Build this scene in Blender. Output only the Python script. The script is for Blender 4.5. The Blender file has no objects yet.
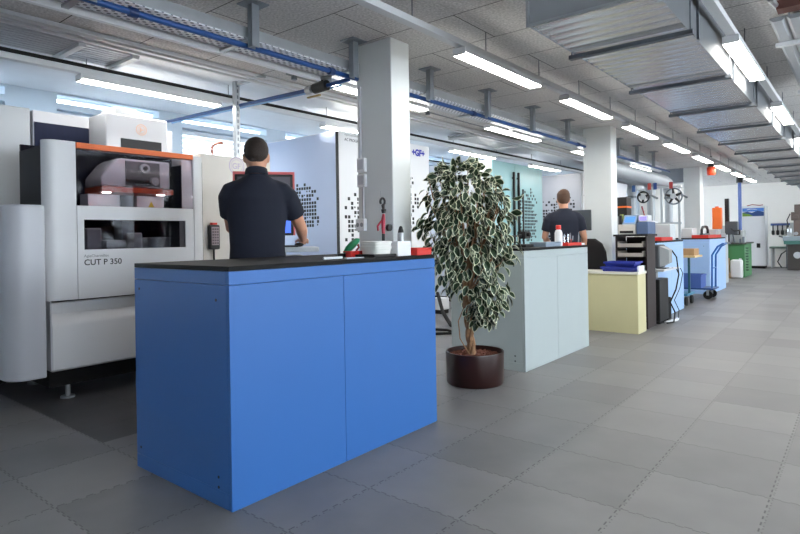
import bpy, bmesh, math, random
from mathutils import Vector, Matrix
from math import radians as R, sin, cos, pi
random.seed(7)
SC = bpy.context.scene
COL = SC.collection

# ------------------------------------------------------------------ materials
def lin(c):
    return tuple(((x/255)/12.92 if x/255 <= .04045 else ((x/255+.055)/1.055)**2.4) for x in c)
MATS = {}
def mat(name, rgb, rough=.5, metal=0., var=.05, scale=6., bump=0., bscale=60., spec=.5, stretch=None):
    """procedural principled material: base colour broken up by noise, optional bump"""
    if name in MATS: return MATS[name]
    m = bpy.data.materials.new(name); m.use_nodes = True
    nt = m.node_tree; N = nt.nodes; L = nt.links
    b = N['Principled BSDF']; b.inputs['Roughness'].default_value = rough
    b.inputs['Metallic'].default_value = metal; b.inputs['Specular IOR Level'].default_value = spec
    c = lin(rgb)
    tc = N.new('ShaderNodeTexCoord'); mp = N.new('ShaderNodeMapping')
    L.new(tc.outputs['Object'], mp.inputs['Vector'])
    if stretch: mp.inputs['Scale'].default_value = stretch
    nz = N.new('ShaderNodeTexNoise'); nz.inputs['Scale'].default_value = scale; nz.inputs['Detail'].default_value = 4
    L.new(mp.outputs['Vector'], nz.inputs['Vector'])
    mx = N.new('ShaderNodeMix'); mx.data_type = 'RGBA'
    mx.inputs['A'].default_value = (*[x*(1-var) for x in c], 1)
    mx.inputs['B'].default_value = (*[min(1, x*(1+var)) for x in c], 1)
    L.new(nz.outputs['Fac'], mx.inputs['Factor']); L.new(mx.outputs['Result'], b.inputs['Base Color'])
    if bump:
        n2 = N.new('ShaderNodeTexNoise'); n2.inputs['Scale'].default_value = bscale; n2.inputs['Detail'].default_value = 3
        L.new(mp.outputs['Vector'], n2.inputs['Vector'])
        bp = N.new('ShaderNodeBump'); bp.inputs['Strength'].default_value = bump; bp.inputs['Distance'].default_value = .01
        L.new(n2.outputs['Fac'], bp.inputs['Height']); L.new(bp.outputs['Normal'], b.inputs['Normal'])
    MATS[name] = m
    return m
def emit(name, rgb, s):
    if name in MATS: return MATS[name]
    m = bpy.data.materials.new(name); m.use_nodes = True
    b = m.node_tree.nodes['Principled BSDF']
    b.inputs['Base Color'].default_value = (*lin(rgb), 1)
    b.inputs['Emission Color'].default_value = (*lin(rgb), 1); b.inputs['Emission Strength'].default_value = s
    MATS[name] = m
    return m
def glass(name, tint, gloss=1., rough=.02):
    if name in MATS: return MATS[name]
    m = bpy.data.materials.new(name); m.use_nodes = True
    nt = m.node_tree; N = nt.nodes; L = nt.links
    N.remove(N['Principled BSDF'])
    t = N.new('ShaderNodeBsdfTransparent'); t.inputs['Color'].default_value = (*tint, 1)
    g = N.new('ShaderNodeBsdfGlossy'); g.inputs['Roughness'].default_value = rough
    fr = N.new('ShaderNodeFresnel'); fr.inputs['IOR'].default_value = 1.45
    mx = N.new('ShaderNodeMixShader')
    gm_ = N.new('ShaderNodeMath'); gm_.operation = 'MULTIPLY'; gm_.inputs[1].default_value = gloss; L.new(fr.outputs[0], gm_.inputs[0]); L.new(gm_.outputs[0], mx.inputs[0]); L.new(t.outputs[0], mx.inputs[1]); L.new(g.outputs[0], mx.inputs[2])
    L.new(mx.outputs[0], N['Material Output'].inputs[0])
    MATS[name] = m
    return m

# floor: interlocking half-metre tiles, every tile its own tone, stitched dark seams
def floor_mat():
    m = bpy.data.materials.new('rubber_tile_floor'); m.use_nodes = True
    nt = m.node_tree; N = nt.nodes; L = nt.links
    b = N['Principled BSDF']
    def math_(op, a, c=None, d=None):
        n = N.new('ShaderNodeMath'); n.operation = op
        for i, x in enumerate((a, c, d)):
            if x is None: continue
            if isinstance(x, (int, float)): n.inputs[i].default_value = x
            else: L.new(x, n.inputs[i])
        return n.outputs[0]
    g = N.new('ShaderNodeNewGeometry'); s = N.new('ShaderNodeSeparateXYZ'); L.new(g.outputs['Position'], s.inputs[0])
    X, Y = s.outputs[0], s.outputs[1]
    # the edge of a tile is a row of small teeth
    def cell(v, off, w, amp):
        tooth = math_('PINGPONG', math_('MULTIPLY', w, 32.), 1.)
        sh = math_('MULTIPLY', math_('GREATER_THAN', tooth, .5), amp)
        return math_('MULTIPLY', math_('ADD', math_('ADD', v, sh), off), 2.)
    cx = cell(X, 1.328+20, Y, .012); cy = cell(Y, -.006+20, X, .008)
    fx, fy = math_('FRACT', cx), math_('FRACT', cy)
    ix, iy = math_('FLOOR', cx), math_('FLOOR', cy)
    dx = math_('MULTIPLY', math_('PINGPONG', fx, .5), .5)      # metres to the nearest seam
    dy = math_('MULTIPLY', math_('PINGPONG', fy, .5), .5)
    sx = math_('LESS_THAN', dx, .0032); sy = math_('LESS_THAN', dy, .003)
    dash = math_('GREATER_THAN', math_('PINGPONG', math_('MULTIPLY', Y, 32.), 1.), .3)
    seam = math_('MAXIMUM', math_('MULTIPLY', sx, dash), math_('MULTIPLY', sy, .75))
    cb = N.new('ShaderNodeCombineXYZ'); L.new(ix, cb.inputs[0]); L.new(iy, cb.inputs[1])
    wn = N.new('ShaderNodeTexWhiteNoise'); wn.noise_dimensions = '2D'; L.new(cb.outputs[0], wn.inputs['Vector'])
    nz = N.new('ShaderNodeTexNoise'); nz.inputs['Scale'].default_value = 3.2; nz.inputs['Detail'].default_value = 5
    L.new(g.outputs['Position'], nz.inputs['Vector'])
    val = math_('ADD', math_('MULTIPLY', wn.outputs['Value'], .22), math_('MULTIPLY', nz.outputs['Fac'], .5))
    rp = N.new('ShaderNodeValToRGB'); L.new(val, rp.inputs[0])
    rp.color_ramp.elements[0].position = .08; rp.color_ramp.elements[0].color = (*lin((94, 93, 95)), 1)
    rp.color_ramp.elements[1].position = .62; rp.color_ramp.elements[1].color = (*lin((136, 134, 134)), 1)
    # a bay of darker tiles laid around the machine
    inx = math_('LESS_THAN', X, -3.51); iny = math_('MULTIPLY', math_('GREATER_THAN', Y, 1.506), math_('LESS_THAN', Y, 4.5))
    dk = math_('MULTIPLY', inx, iny)
    m1 = N.new('ShaderNodeMix'); m1.data_type = 'RGBA'; L.new(math_('MULTIPLY', dk, .8), m1.inputs['Factor'])
    L.new(rp.outputs[0], m1.inputs['A']); m1.inputs['B'].default_value = (*lin((52, 51, 54)), 1)
    m2 = N.new('ShaderNodeMix'); m2.data_type = 'RGBA'; L.new(math_('MULTIPLY', seam, .7), m2.inputs['Factor'])
    L.new(m1.outputs['Result'], m2.inputs['A']); m2.inputs['B'].default_value = (.018, .018, .02, 1)
    L.new(m2.outputs['Result'], b.inputs['Base Color'])
    L.new(math_('ADD', math_('MULTIPLY', nz.outputs['Fac'], .2), .34), b.inputs['Roughness'])
    b.inputs['Specular IOR Level'].default_value = .4
    return m
# ceiling: wood-wool acoustic boards with dark joints
def ceiling_mat():
    m = bpy.data.materials.new('acoustic_board_ceiling'); m.use_nodes = True
    nt = m.node_tree; N = nt.nodes; L = nt.links
    b = N['Principled BSDF']; b.inputs['Roughness'].default_value = .95
    g = N.new('ShaderNodeNewGeometry'); mp = N.new('ShaderNodeMapping'); L.new(g.outputs['Position'], mp.inputs['Vector'])
    mp.inputs['Location'].default_value = (2.93, -3.5, 0)
    br = N.new('ShaderNodeTexBrick'); br.offset = .5; br.inputs['Scale'].default_value = 1
    br.inputs['Brick Width'].default_value = 1.25; br.inputs['Row Height'].default_value = .6
    br.inputs['Mortar Size'].default_value = .004; br.inputs['Mortar Smooth'].default_value = .1
    L.new(mp.outputs[0], br.inputs['Vector'])
    nz = N.new('ShaderNodeTexNoise'); nz.inputs['Scale'].default_value = 55; nz.inputs['Detail'].default_value = 4
    L.new(g.outputs['Position'], nz.inputs['Vector'])
    n2 = N.new('ShaderNodeTexNoise'); n2.inputs['Scale'].default_value = 1.3; L.new(g.outputs['Position'], n2.inputs['Vector'])
    rp = N.new('ShaderNodeValToRGB'); L.new(nz.outputs['Fac'], rp.inputs[0])
    rp.color_ramp.elements[0].position = .3; rp.color_ramp.elements[0].color = (*lin((190, 187, 185)), 1)
    rp.color_ramp.elements[1].position = .7; rp.color_ramp.elements[1].color = (*lin((238, 235, 233)), 1)
    m1 = N.new('ShaderNodeMix'); m1.data_type = 'RGBA'; m1.blend_type = 'MULTIPLY'; m1.inputs['Factor'].default_value = .12
    L.new(rp.outputs[0], m1.inputs['A']); L.new(n2.outputs['Fac'], m1.inputs['B'])
    m2 = N.new('ShaderNodeMix'); m2.data_type = 'RGBA'; L.new(br.outputs['Fac'], m2.inputs['Factor'])
    L.new(m1.outputs['Result'], m2.inputs['A']); m2.inputs['B'].default_value = (*lin((62, 60, 60)), 1)
    L.new(m2.outputs['Result'], b.inputs['Base Color'])
    bp = N.new('ShaderNodeBump'); bp.inputs['Strength'].default_value = .35; bp.inputs['Distance'].default_value = .008
    L.new(nz.outputs['Fac'], bp.inputs['Height']); L.new(bp.outputs['Normal'], b.inputs['Normal'])
    return m
# punched galvanised sheet: bright metal with rows of dark holes
def perforated_mat():
    m = bpy.data.materials.new('perforated_zinc'); m.use_nodes = True
    nt = m.node_tree; N = nt.nodes; L = nt.links
    b = N['Principled BSDF']; b.inputs['Roughness'].default_value = .5; b.inputs['Metallic'].default_value = .25
    g = N.new('ShaderNodeNewGeometry'); mp = N.new('ShaderNodeMapping'); L.new(g.outputs['Position'], mp.inputs['Vector'])
    mp.inputs['Rotation'].default_value = (0, 0, R(45)); mp.inputs['Scale'].default_value = (24, 24, 0)
    vo = N.new('ShaderNodeTexVoronoi'); vo.inputs['Scale'].default_value = 1; vo.inputs['Randomness'].default_value = 0
    L.new(mp.outputs[0], vo.inputs['Vector'])
    rp = N.new('ShaderNodeValToRGB'); L.new(vo.outputs['Distance'], rp.inputs[0])
    rp.color_ramp.elements[0].position = .26; rp.color_ramp.elements[0].color = (*lin((120, 124, 132)), 1)
    rp.color_ramp.elements[1].position = .32; rp.color_ramp.elements[1].color = (*lin((236, 238, 242)), 1)
    L.new(rp.outputs[0], b.inputs['Base Color'])
    return m

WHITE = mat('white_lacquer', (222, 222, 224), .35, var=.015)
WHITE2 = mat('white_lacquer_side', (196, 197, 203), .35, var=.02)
WALLW = mat('white_wall_paint', (244, 240, 234), .8, var=.02, bump=.05)
WALLB = mat('daylight_tinted_wall_paint', (206, 220, 232), .8, var=.02)  # bluish cast of the daylight is put into the wall colour
PILL = mat('pillar_paint', (216, 219, 218), .75, var=.03, bump=.04)
NAVYG = mat('tinted_navy', (11, 13, 26), .3, var=.05, spec=.05)
NAVY = mat('navy_bellows', (18, 26, 54), .6, spec=.2, stretch=(1, 20, 1), var=.25)
BLACK = mat('black_plastic', (22, 22, 24), .45, var=.1)
BLACKM = mat('black_matte', (14, 14, 15), .8, var=.1)
TOP = mat('black_worktop', (19, 19, 21), .6, var=.12, scale=25, spec=.2)
ORANGE = mat('orange_lacquer', (238, 112, 44), .4)
BROWNR = mat('rust_orange', (172, 72, 44), .45)
GREYM = mat('machine_grey', (138, 139, 142), .45)
GREYL = mat('light_grey_lacquer', (186, 190, 194), .4, var=.02)
BLUEB = mat('blue_bench_lacquer', (48, 104, 174), .45, var=.02)
GREYB = mat('pale_grey_bench_lacquer', (176, 186, 187), .4, var=.02)
LBLUE = mat('pale_blue_bench_lacquer', (166, 198, 238), .4, var=.03)
CREAM = mat('cream_yellow_board', (206, 199, 156), .55, var=.03)
BEIGE = mat('beige_lacquer', (214, 208, 200), .45, var=.02)
STEEL = mat('galvanised_steel', (176, 180, 184), .38, metal=.7, var=.12, scale=9)
STEELD = mat('dark_galvanised_steel', (108, 114, 120), .4, metal=.7, var=.18, scale=14)
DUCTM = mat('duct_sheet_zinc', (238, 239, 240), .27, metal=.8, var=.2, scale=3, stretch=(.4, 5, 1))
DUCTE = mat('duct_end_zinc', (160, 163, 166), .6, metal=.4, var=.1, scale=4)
DUCTS = mat('duct_side_shaded_zinc', (104, 107, 111), .65, metal=.3, var=.15, scale=4)  # shade on the duct sides painted in as a darker zinc
PIPEB = mat('blue_pipe_paint', (17, 66, 128), .4)
RAILW = mat('white_rail', (206, 208, 210), .45)
RIBW = mat('ribbed_zinc', (172, 176, 180), .4, metal=.3, var=.06)
RED = mat('red_plastic', (214, 44, 34), .45)
GREEN = mat('green_plastic', (26, 140, 92), .4)
GREENM = mat('green_machine_paint', (62, 122, 74), .5, var=.06)
BLUET = mat('blue_plastic_tray', (38, 52, 150), .45)
LAMP = emit('lamp_diffuser', (255, 252, 244), 15.0)
SKIN = mat('skin', (206, 150, 122), .55, var=.06, scale=18)
HAIR = mat('dark_brown_hair', (44, 32, 26), .7, var=.35, scale=70, bump=.5, bscale=180)
HAIR2 = mat('brown_hair', (84, 56, 40), .7, var=.3, scale=70, bump=.5, bscale=180)
SHIRT = mat('navy_cotton', (27, 31, 46), .88, var=.12, scale=12, bump=.25, bscale=7)
JEANS = mat('dark_denim', (36, 40, 54), .85, var=.15, scale=30)
POT = mat('dark_brown_pot', (44, 20, 18), .28, var=.08)
CLAY = mat('brown_clay_granules', (128, 78, 62), .9, var=.5, scale=90, bump=1., bscale=110)
BARK = mat('ficus_bark', (142, 106, 76), .85, var=.35, scale=25, bump=.6, bscale=50)
LEAF = mat('dark_green_leaf', (38, 60, 36), .42, var=.35, scale=9)
LEAFC = mat('cream_leaf_margin', (214, 216, 186), .5, var=.12, scale=9)
WOODB = mat('cardboard', (176, 140, 100), .8, var=.06)
COPPER = mat('copper', (150, 92, 72), .35, metal=.7)

# ------------------------------------------------------------------ builders
BASE = {}     # world origin of every object that only translates
class MB:
    def __init__(s): s.v = []; s.f = []; s.m = []
    def add(s, vs, fs, mi=0):
        k = len(s.v); s.v += [tuple(v) for v in vs]
        for f in fs: s.f.append([i+k for i in f]); s.m.append(mi)
        return s
    def box(s, x0, x1, y0, y1, z0, z1, mi=0):
        x0, x1 = sorted((x0, x1)); y0, y1 = sorted((y0, y1)); z0, z1 = sorted((z0, z1))
        vs = [(x, y, z) for z in (z0, z1) for y in (y0, y1) for x in (x0, x1)]
        return s.add(vs, [(0, 2, 3, 1), (4, 5, 7, 6), (0, 1, 5, 4), (2, 6, 7, 3), (0, 4, 6, 2), (1, 3, 7, 5)], mi)
    def ring(s, pts, closed_caps=True, mi=0):
        """pts: list of rings, every ring the same number of points"""
        n = len(pts[0]); vs = [p for r in pts for p in r]; fs = []
        for i in range(len(pts)-1):
            for j in range(n):
                a, b = i*n+j, i*n+(j+1) % n
                fs.append((a, b, b+n, a+n))
        if closed_caps:
            fs.append(tuple(reversed(range(n)))); fs.append(tuple((len(pts)-1)*n+j for j in range(n)))
        return s.add(vs, fs, mi)
    def tube(s, path, r, n=10, mi=0):
        path = [Vector(p) for p in path]; rr = r if isinstance(r, (list, tuple)) else [r]*len(path)
        rings = []; up = None
        for i, p in enumerate(path):
            d = (path[min(i+1, len(path)-1)]-path[max(i-1, 0)]).normalized()
            if up is None: up = Vector((0, 0, 1)) if abs(d.z) < .9 else Vector((1, 0, 0))
            a = d.cross(up).normalized(); up = a.cross(d).normalized()
            rings.append([p+a*cos(2*pi*k/n)*rr[i]+up*sin(2*pi*k/n)*rr[i] for k in range(n)])
        return s.ring(rings, True, mi)
    def cyl(s, c, r, z0, z1, n=20, mi=0, r2=None):
        return s.lathe(c, [(r, z0), (r if r2 is None else r2, z1)], n, mi)
    def lathe(s, c, prof, n=24, mi=0):
        return s.ring([[(c[0]+r*cos(2*pi*k/n), c[1]+r*sin(2*pi*k/n), z) for k in range(n)] for r, z in prof], True, mi)
    def disc(s, c, axis, r, h, n=20, mi=0):
        c = Vector(c); a = Vector(axis).normalized()
        return s.tube([c, c+a*h], r, n, mi)
    def prism(s, poly, axis, a, b, mi=0):
        """poly: 2d points; axis 'x' -> (y,z), 'y' -> (x,z), 'z' -> (x,y)"""
        def P(p, t): return {'x': (t, p[0], p[1]), 'y': (p[0], t, p[1]), 'z': (p[0], p[1], t)}[axis]
        return s.ring([[P(p, a) for p in poly], [P(p, b) for p in poly]], True, mi)
    def ell(s, c, rx, ry, rz, n=14, k=9, mi=0):
        rings = []
        for i in range(k+1):
            t = -pi/2+pi*i/k; q = max(cos(t), .02)
            rings.append([(c[0]+rx*q*cos(2*pi*j/n), c[1]+ry*q*sin(2*pi*j/n), c[2]+rz*sin(t)) for j in range(n)])
        return s.ring(rings, True, mi)
    def quad(s, a, b, c, d, mi=0): return s.add([a, b, c, d], [(0, 1, 2, 3)], mi)
    def mesh(s, name, mats, off=(0, 0, 0), fix=True):
        me = bpy.data.meshes.new(name)
        me.from_pydata([(v[0]-off[0], v[1]-off[1], v[2]-off[2]) for v in s.v], [], s.f)
        for m in (mats if isinstance(mats, (list, tuple)) else [mats]): me.materials.append(m)
        me.polygons.foreach_set('material_index', s.m)
        if fix:
            bm = bmesh.new(); bm.from_mesh(me); bmesh.ops.recalc_face_normals(bm, faces=bm.faces); bm.to_mesh(me); bm.free()
        me.polygons.foreach_set('use_smooth', [True]*len(me.polygons))
        me.set_sharp_from_angle(angle=R(38)); me.update()
        return me
    def build(s, name, mats, parent=None, bevel=0., label=None, local=False, fix=True):
        """ONE mesh object; world coordinates unless local"""
        if parent is not None: off = (0, 0, 0) if local else BASE[parent]
        else:
            xs, ys, zs = zip(*s.v); off = ((min(xs)+max(xs))/2, (min(ys)+max(ys))/2, min(zs))
        o = bpy.data.objects.new(name, s.mesh(name, mats, off, fix)); COL.objects.link(o)
        if parent is not None: o.parent = parent; BASE[o] = BASE[parent]
        else: o.location = off; BASE[o] = off
        if bevel:
            b = o.modifiers.new('bevel', 'BEVEL'); b.width = bevel; b.segments = 2; b.limit_method = 'ANGLE'; b.angle_limit = R(50)
        if label: o['label'] = label
        return o
def thing(name, label, cat, loc, group=None, rz=0.):
    o = bpy.data.objects.new(name, None); COL.objects.link(o); o.location = loc; o.rotation_euler = (0, 0, rz)
    o.empty_display_size = .1
    o['label'] = label; o['category'] = cat
    if group: o['group'] = group
    BASE[o] = tuple(loc)
    return o
def tag(o, label, cat, group=None):
    o['label'] = label; o['category'] = cat
    if group: o['group'] = group
    return o
def struct(o): o['kind'] = 'structure'; return o
def dup(root, loc, label, group=None):
    """a copy of a thing with its parts and their sub-parts"""
    r = root.copy(); COL.objects.link(r); r.location = loc; r['label'] = label
    if group: r['group'] = group
    for ch in list(root.children):
        c = ch.copy(); COL.objects.link(c); c.parent = r
        for g in list(ch.children):
            d = g.copy(); COL.objects.link(d); d.parent = c
    return r
def B(*a, mi=0): return MB().box(*a, mi=mi)
def lettering(text, size, org, parent, m, name='lettering', face='x', bold=0., align='LEFT'):
    """flat letters on a face that looks along +x (default), -y or +z"""
    c = bpy.data.curves.new('txt', 'FONT'); c.body = text; c.size = size; c.extrude = .0006; c.offset = bold; c.align_x = align
    t = bpy.data.objects.new('txt', c); COL.objects.link(t)
    bpy.context.view_layer.update()
    me = bpy.data.meshes.new_from_object(t.evaluated_get(bpy.context.evaluated_depsgraph_get()))
    bpy.data.objects.remove(t); bpy.data.curves.remove(c)
    X, Y = {'x': ((0, 1, 0), (0, 0, 1)), '-y': ((1, 0, 0), (0, 0, 1))}[face]
    Z = Vector(X).cross(Vector(Y)); off = Vector(org)-Vector(BASE[parent])
    M = Matrix((X, Y, Z)).transposed().to_4x4(); M.translation = off
    me.transform(M); me.materials.clear(); me.materials.append(m)
    o = bpy.data.objects.new(name, me); COL.objects.link(o); o.parent = parent; BASE[o] = BASE[parent]
    return o
def dots(mb, face, plane, u0, v0, grid, size, gap, mi):
    """printed squares: 'x' face (u = y) or '-y' face (u = x); grid rows from the top"""
    for r, row in enumerate(grid):
        for c, ch in enumerate(row):
            if ch == '.': continue
            k = size if ch == '#' else size*.55
            u = u0+c*gap; v = v0-r*gap
            if face == 'x': mb.box(plane, plane+.0015, u, u+k, v-k, v, mi)
            else: mb.box(u, u+k, plane-.0015, plane, v-k, v, mi)

# ------------------------------------------------------------------ camera
F, YAW, ROLL, CY, CAMH = 571.71, .68155, -.01588, 236.8, 1.19
fwd = Vector((-sin(YAW), cos(YAW), 0)); rgt = Vector((cos(YAW), sin(YAW), 0)); upv = Vector((0, 0, 1))
r2 = rgt*cos(ROLL)+upv*sin(ROLL); u2 = -rgt*sin(ROLL)+upv*cos(ROLL)
cd = bpy.data.cameras.new('camera'); cam = bpy.data.objects.new('camera', cd); COL.objects.link(cam)
M = Matrix((r2, u2, -fwd)).transposed().to_4x4(); M.translation = (0, 0, CAMH); cam.matrix_world = M
cd.sensor_width = 36; cd.lens = F/800*36; cd.shift_y = -(267-CY)/800; cd.clip_start = .05
SC.camera = cam

# ------------------------------------------------------------------ the setting
XL, XR, Y0, Y1, ZC = -6.6, 3.6, -3.4, 22.6, 2.8
struct(B(XL-.3, XR+.2, Y0-.2, Y1+.2, -.1, 0).build('floor', floor_mat()))
struct(B(XL-.3, XR+.2, Y0-.2, Y1+.2, ZC, ZC+.15).build('ceiling', ceiling_mat()))
struct(B(XL-.25, XR+.2, Y1, Y1+.2, 0, ZC).build('wall_far', WALLW))
struct(B(XL-.25, XR+.2, Y0-.2, Y0, 0, ZC).build('wall_back', mat('bounce_cutting_grey', (150, 150, 152), .8)))  # unseen wall, greyed to cut light bounced onto the near sides
SKYG = glass('clear_window_glass', (.95, .98, 1.))
FRAME = mat('window_frame_white', (214, 226, 236), .5)
BLIND = mat('white_blind_slat', (236, 242, 248), .6)
_n = BLIND.node_tree; _t = _n.nodes.new('ShaderNodeBsdfTranslucent'); _t.inputs['Color'].default_value = (.62, .68, .74, 1); _m = _n.nodes.new('ShaderNodeMixShader'); _m.inputs[0].default_value = .16
_n.links.new(_n.nodes['Principled BSDF'].outputs[0], _m.inputs[1]); _n.links.new(_t.outputs[0], _m.inputs[2]); _n.links.new(_m.outputs[0], _n.nodes['Material Output'].inputs[0])
def wall_with_openings(name, x0, x1, opens, m):
    """opens: (y0, y1, z0, z1) not overlapping in y except as listed tiers"""
    mb = MB(); ys = sorted({Y0, Y1, *[o[0] for o in opens], *[o[1] for o in opens]})
    for a, b in zip(ys, ys[1:]):
        tiers = sorted([(o[2], o[3]) for o in opens if o[0] <= a+1e-6 and o[1] >= b-1e-6]); z = 0
        for t0, t1 in tiers:
            mb.box(x0, x1, a, b, z, t0); z = t1
        if z < ZC: mb.box(x0, x1, a, b, z, ZC)
    return struct(mb.build(name, m))
bays = [(-2.9, -1.6), (-1.2, .1), (.5, 1.95), (2.42, 3.55), (3.85, 5.15), (5.5, 6.8), (7.15, 8.45), (8.8, 10.1), (10.45, 11.7), (12.1, 13.4), (13.8, 15.3), (16.2, 18.6), (19.0, 22.2)]  # farthest bays are added to brighten the far end
opens = [(a, b, 1.0, 2.6) for a, b in bays]+[(a, b, 2.665, 2.75) for a, b in bays]
wall_with_openings('wall_left', XL-.25, XL, opens, WALLB)
n = 0
for a, b in bays:
    n += 1
    w = struct(MB().box(XL-.2, XL-.12, a, a+.05, 1.0, 2.6).box(XL-.2, XL-.12, b-.05, b, 1.0, 2.6).box(XL-.2, XL-.12, a+.05, b-.05, 1.0, 1.06)
               .box(XL-.2, XL-.12, a+.05, b-.05, 2.54, 2.6).build('window_%d' % n, FRAME))
    B(XL-.165, XL-.155, a+.05, b-.05, 1.06, 2.54).build('pane', SKYG, w)
    if a > 15: n += 1; B(XL-.175, XL-.165, a, b, 2.675, 2.74).build('pane', SKYG, w); continue
    bl = MB()
    for k in range(22):
        z = 2.52-k*.066
        bl.quad((XL-.11, a+.03, z), (XL-.11, b-.03, z), (XL-.075, b-.03, z-.056), (XL-.075, a+.03, z-.056))
    bl.box(XL-.115, XL-.055, a+.02, b-.02, 2.53, 2.575)
    bl.build('blind', BLIND, w)
    n += 1
    w = struct(MB().box(XL-.2, XL-.14, a, b, 2.665, 2.675).box(XL-.2, XL-.14, a, b, 2.74, 2.75).build('window_%d' % n, FRAME))
    B(XL-.175, XL-.165, a, b, 2.675, 2.74).build('pane', SKYG, w)
added_bays = [(-1.9, 1.1), (1.5, 4.1), (4.6, 7.6), (8.2, 11.2), (11.8, 14.8), (15.4, 18.4), (18.9, 22.0)]  # unseen windows added to bring in daylight from the right
wall_with_openings('wall_right', XR, XR+.2, [(a, b, .9, 2.5) for a, b in added_bays], WALLW)
for a, b in added_bays:
    n += 1
    w = MB().box(XR+.05, XR+.13, a, a+.06, .9, 2.5).box(XR+.05, XR+.13, b-.06, b, .9, 2.5).box(XR+.05, XR+.13, a+.06, b-.06, .9, .96)
    w = struct(w.box(XR+.05, XR+.13, a+.06, b-.06, 2.44, 2.5).box(XR+.05, XR+.13, (a+b)/2-.03, (a+b)/2+.03, .96, 2.44).build('window_%d' % n, FRAME))
    B(XR+.085, XR+.095, a+.06, b-.06, .96, 2.44).build('pane', SKYG, w)
struct(B(XL, -4.56, Y0, 16, ZC-.03, ZC-.002).build('trim_1', mat('white_ceiling_panel', (226, 230, 234), .8)))
struct(B(-4.43, -4.40, Y0, 16, 2.69, 2.71).build('trim_2', RAILW))
struct(B(-4.57, -4.54, Y0, 16, 2.70, 2.72).build('trim_3', RAILW))
for i, (x0, x1, y0, y1) in enumerate([(-3.31, -2.93, 3.53, 3.77), (-3.33, -2.91, 8.60, 8.86), (-3.49, -3.12, 15.6, 15.98)]):
    struct(B(x0, x1, y0, y1, 0, ZC-.001).build('trim_%d' % (4+i), PILL, bevel=.008))
struct(B(XL, -3.5, 15.62, 15.95, 2.45, ZC-.001).build('trim_7', mat('grey_beam', (150, 156, 164), .7)))

# ------------------------------------------------------------------ ceiling lights
def lamp_row(xc, ys, length, rail_y, wires, side, names, zb=2.525):
    rail = thing('lighting_rail', 'white lighting rail running along the ceiling, '+side, 'rail', (xc, (rail_y[0]+rail_y[1])/2, zb+.06))
    B(xc-.03, xc+.03, rail_y[0], rail_y[1], zb+.06, zb+.105).build('rail_profile', RAILW, rail)
    for y in wires: MB().tube([(xc, y, zb+.105), (xc, y, ZC)], .004, 6).build('suspension_wire', STEELD, rail)
    first = None
    for y, nm in zip(ys, names):
        if first is None:
            first = thing('ceiling_light', nm, 'ceiling light', (xc, y, zb), 'linear lamps on '+side)
            B(xc-.052, xc+.052, y, y+length, zb, zb+.01).build('diffuser', LAMP, first)
            MB().prism([(xc-.053, zb+.0105), (xc+.053, zb+.0105), (xc+.043, zb+.0595), (xc-.043, zb+.0595)], 'y', y, y+length).build('housing', RAILW, first)
            for e in (y-.0125, y+length+.0005): B(xc-.053, xc+.053, e, e+.012, zb, zb+.05).build('end_cap', WHITE, first)
        else: dup(first, (xc, y, zb), nm)
    return rail
ordn = ['nearest', 'second', 'third', 'fourth', 'fifth', 'sixth', 'seventh', 'eighth', 'ninth', 'tenth']
ysl = [3.57+1.9*k for k in range(8)]
lamp_row(-2.3, ysl, 1.25, (-3, 17.2), [3.0+.95*k for k in range(-3, 15)], 'above the front edges of the benches',
         [o+' lit tube lamp of the long row passing over the benches' for o in ordn[:8]])
ysr = [4.64+2.72*k for k in range(6)]
lamp_row(-.715, ysr, 1.3, (-3, 19.7), [3.9+1.36*k for k in range(-4, 10)], 'beside the silver air duct',
         [o+' lit tube lamp of the row right of the air duct' for o in ordn[:6]])
ys2 = [3.5+2.73*k for k in range(4)]
tray_rail = lamp_row(-3.62, ys2, 1.4, (-3, 14), [1.2+1.37*k for k in range(0, 9)], 'behind the cable tray',
         [o+' lit tube lamp of the row behind the cable tray and pillars' for o in ordn[:4]])
B(-3.64, -3.604, -3, 3.40, 2.54, 2.584).build('blank_cover', mat('bright_white_cover', (246, 247, 248), .5), tray_rail)
ys3 = [2.02+2.75*k for k in range(4)]
lamp_row(-5.03, ys3, 1.3, (-3, 14), [.7+1.375*k for k in range(0, 9)], 'over the white machines by the windows',
         [o+' lit tube lamp of the row over the white machines' for o in ordn[:4]])

lamp_row(1.7, [-.32+2.72*k for k in range(8)], 1.3, (-3, 22), [-2+1.36*k for k in range(17)], 'the unseen fill row added along the right side',
         [o+' added fill lamp of the unseen row along the right windows, counted from the back wall' for o in ordn[:8]])  # row out of view, added to brighten the floor and far wall
# ------------------------------------------------------------------ air duct
dct = thing('hanging_air_duct', 'big rectangular silver air duct hung under the ceiling on the right', 'air duct', (-1.15, 11, 2.4))
mb = MB(); y = 3.07; N_ = 150; dy = (18.6-y)/N_
for k in range(N_):      # cross-ribbed underside
    a, b = y+k*dy, y+(k+1)*dy; z = 2.4
    mb.add([(-1.5, a, z), (-.8, a, z), (-.8, a+dy*.5, z+.012), (-1.5, a+dy*.5, z+.012), (-.8, b, z), (-1.5, b, z)], [(0, 1, 2, 3), (3, 2, 4, 5)])
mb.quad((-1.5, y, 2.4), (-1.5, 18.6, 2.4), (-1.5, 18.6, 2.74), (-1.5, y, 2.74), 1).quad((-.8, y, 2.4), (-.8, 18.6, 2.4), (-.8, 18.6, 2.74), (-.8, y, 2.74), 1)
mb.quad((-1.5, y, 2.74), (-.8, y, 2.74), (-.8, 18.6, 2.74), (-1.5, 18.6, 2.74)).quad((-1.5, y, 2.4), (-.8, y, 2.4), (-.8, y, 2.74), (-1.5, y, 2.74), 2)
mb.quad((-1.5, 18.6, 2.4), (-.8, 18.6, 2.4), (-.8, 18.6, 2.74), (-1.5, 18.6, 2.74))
mb.build('duct_body', [DUCTM, DUCTS, DUCTE], dct)
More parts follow.
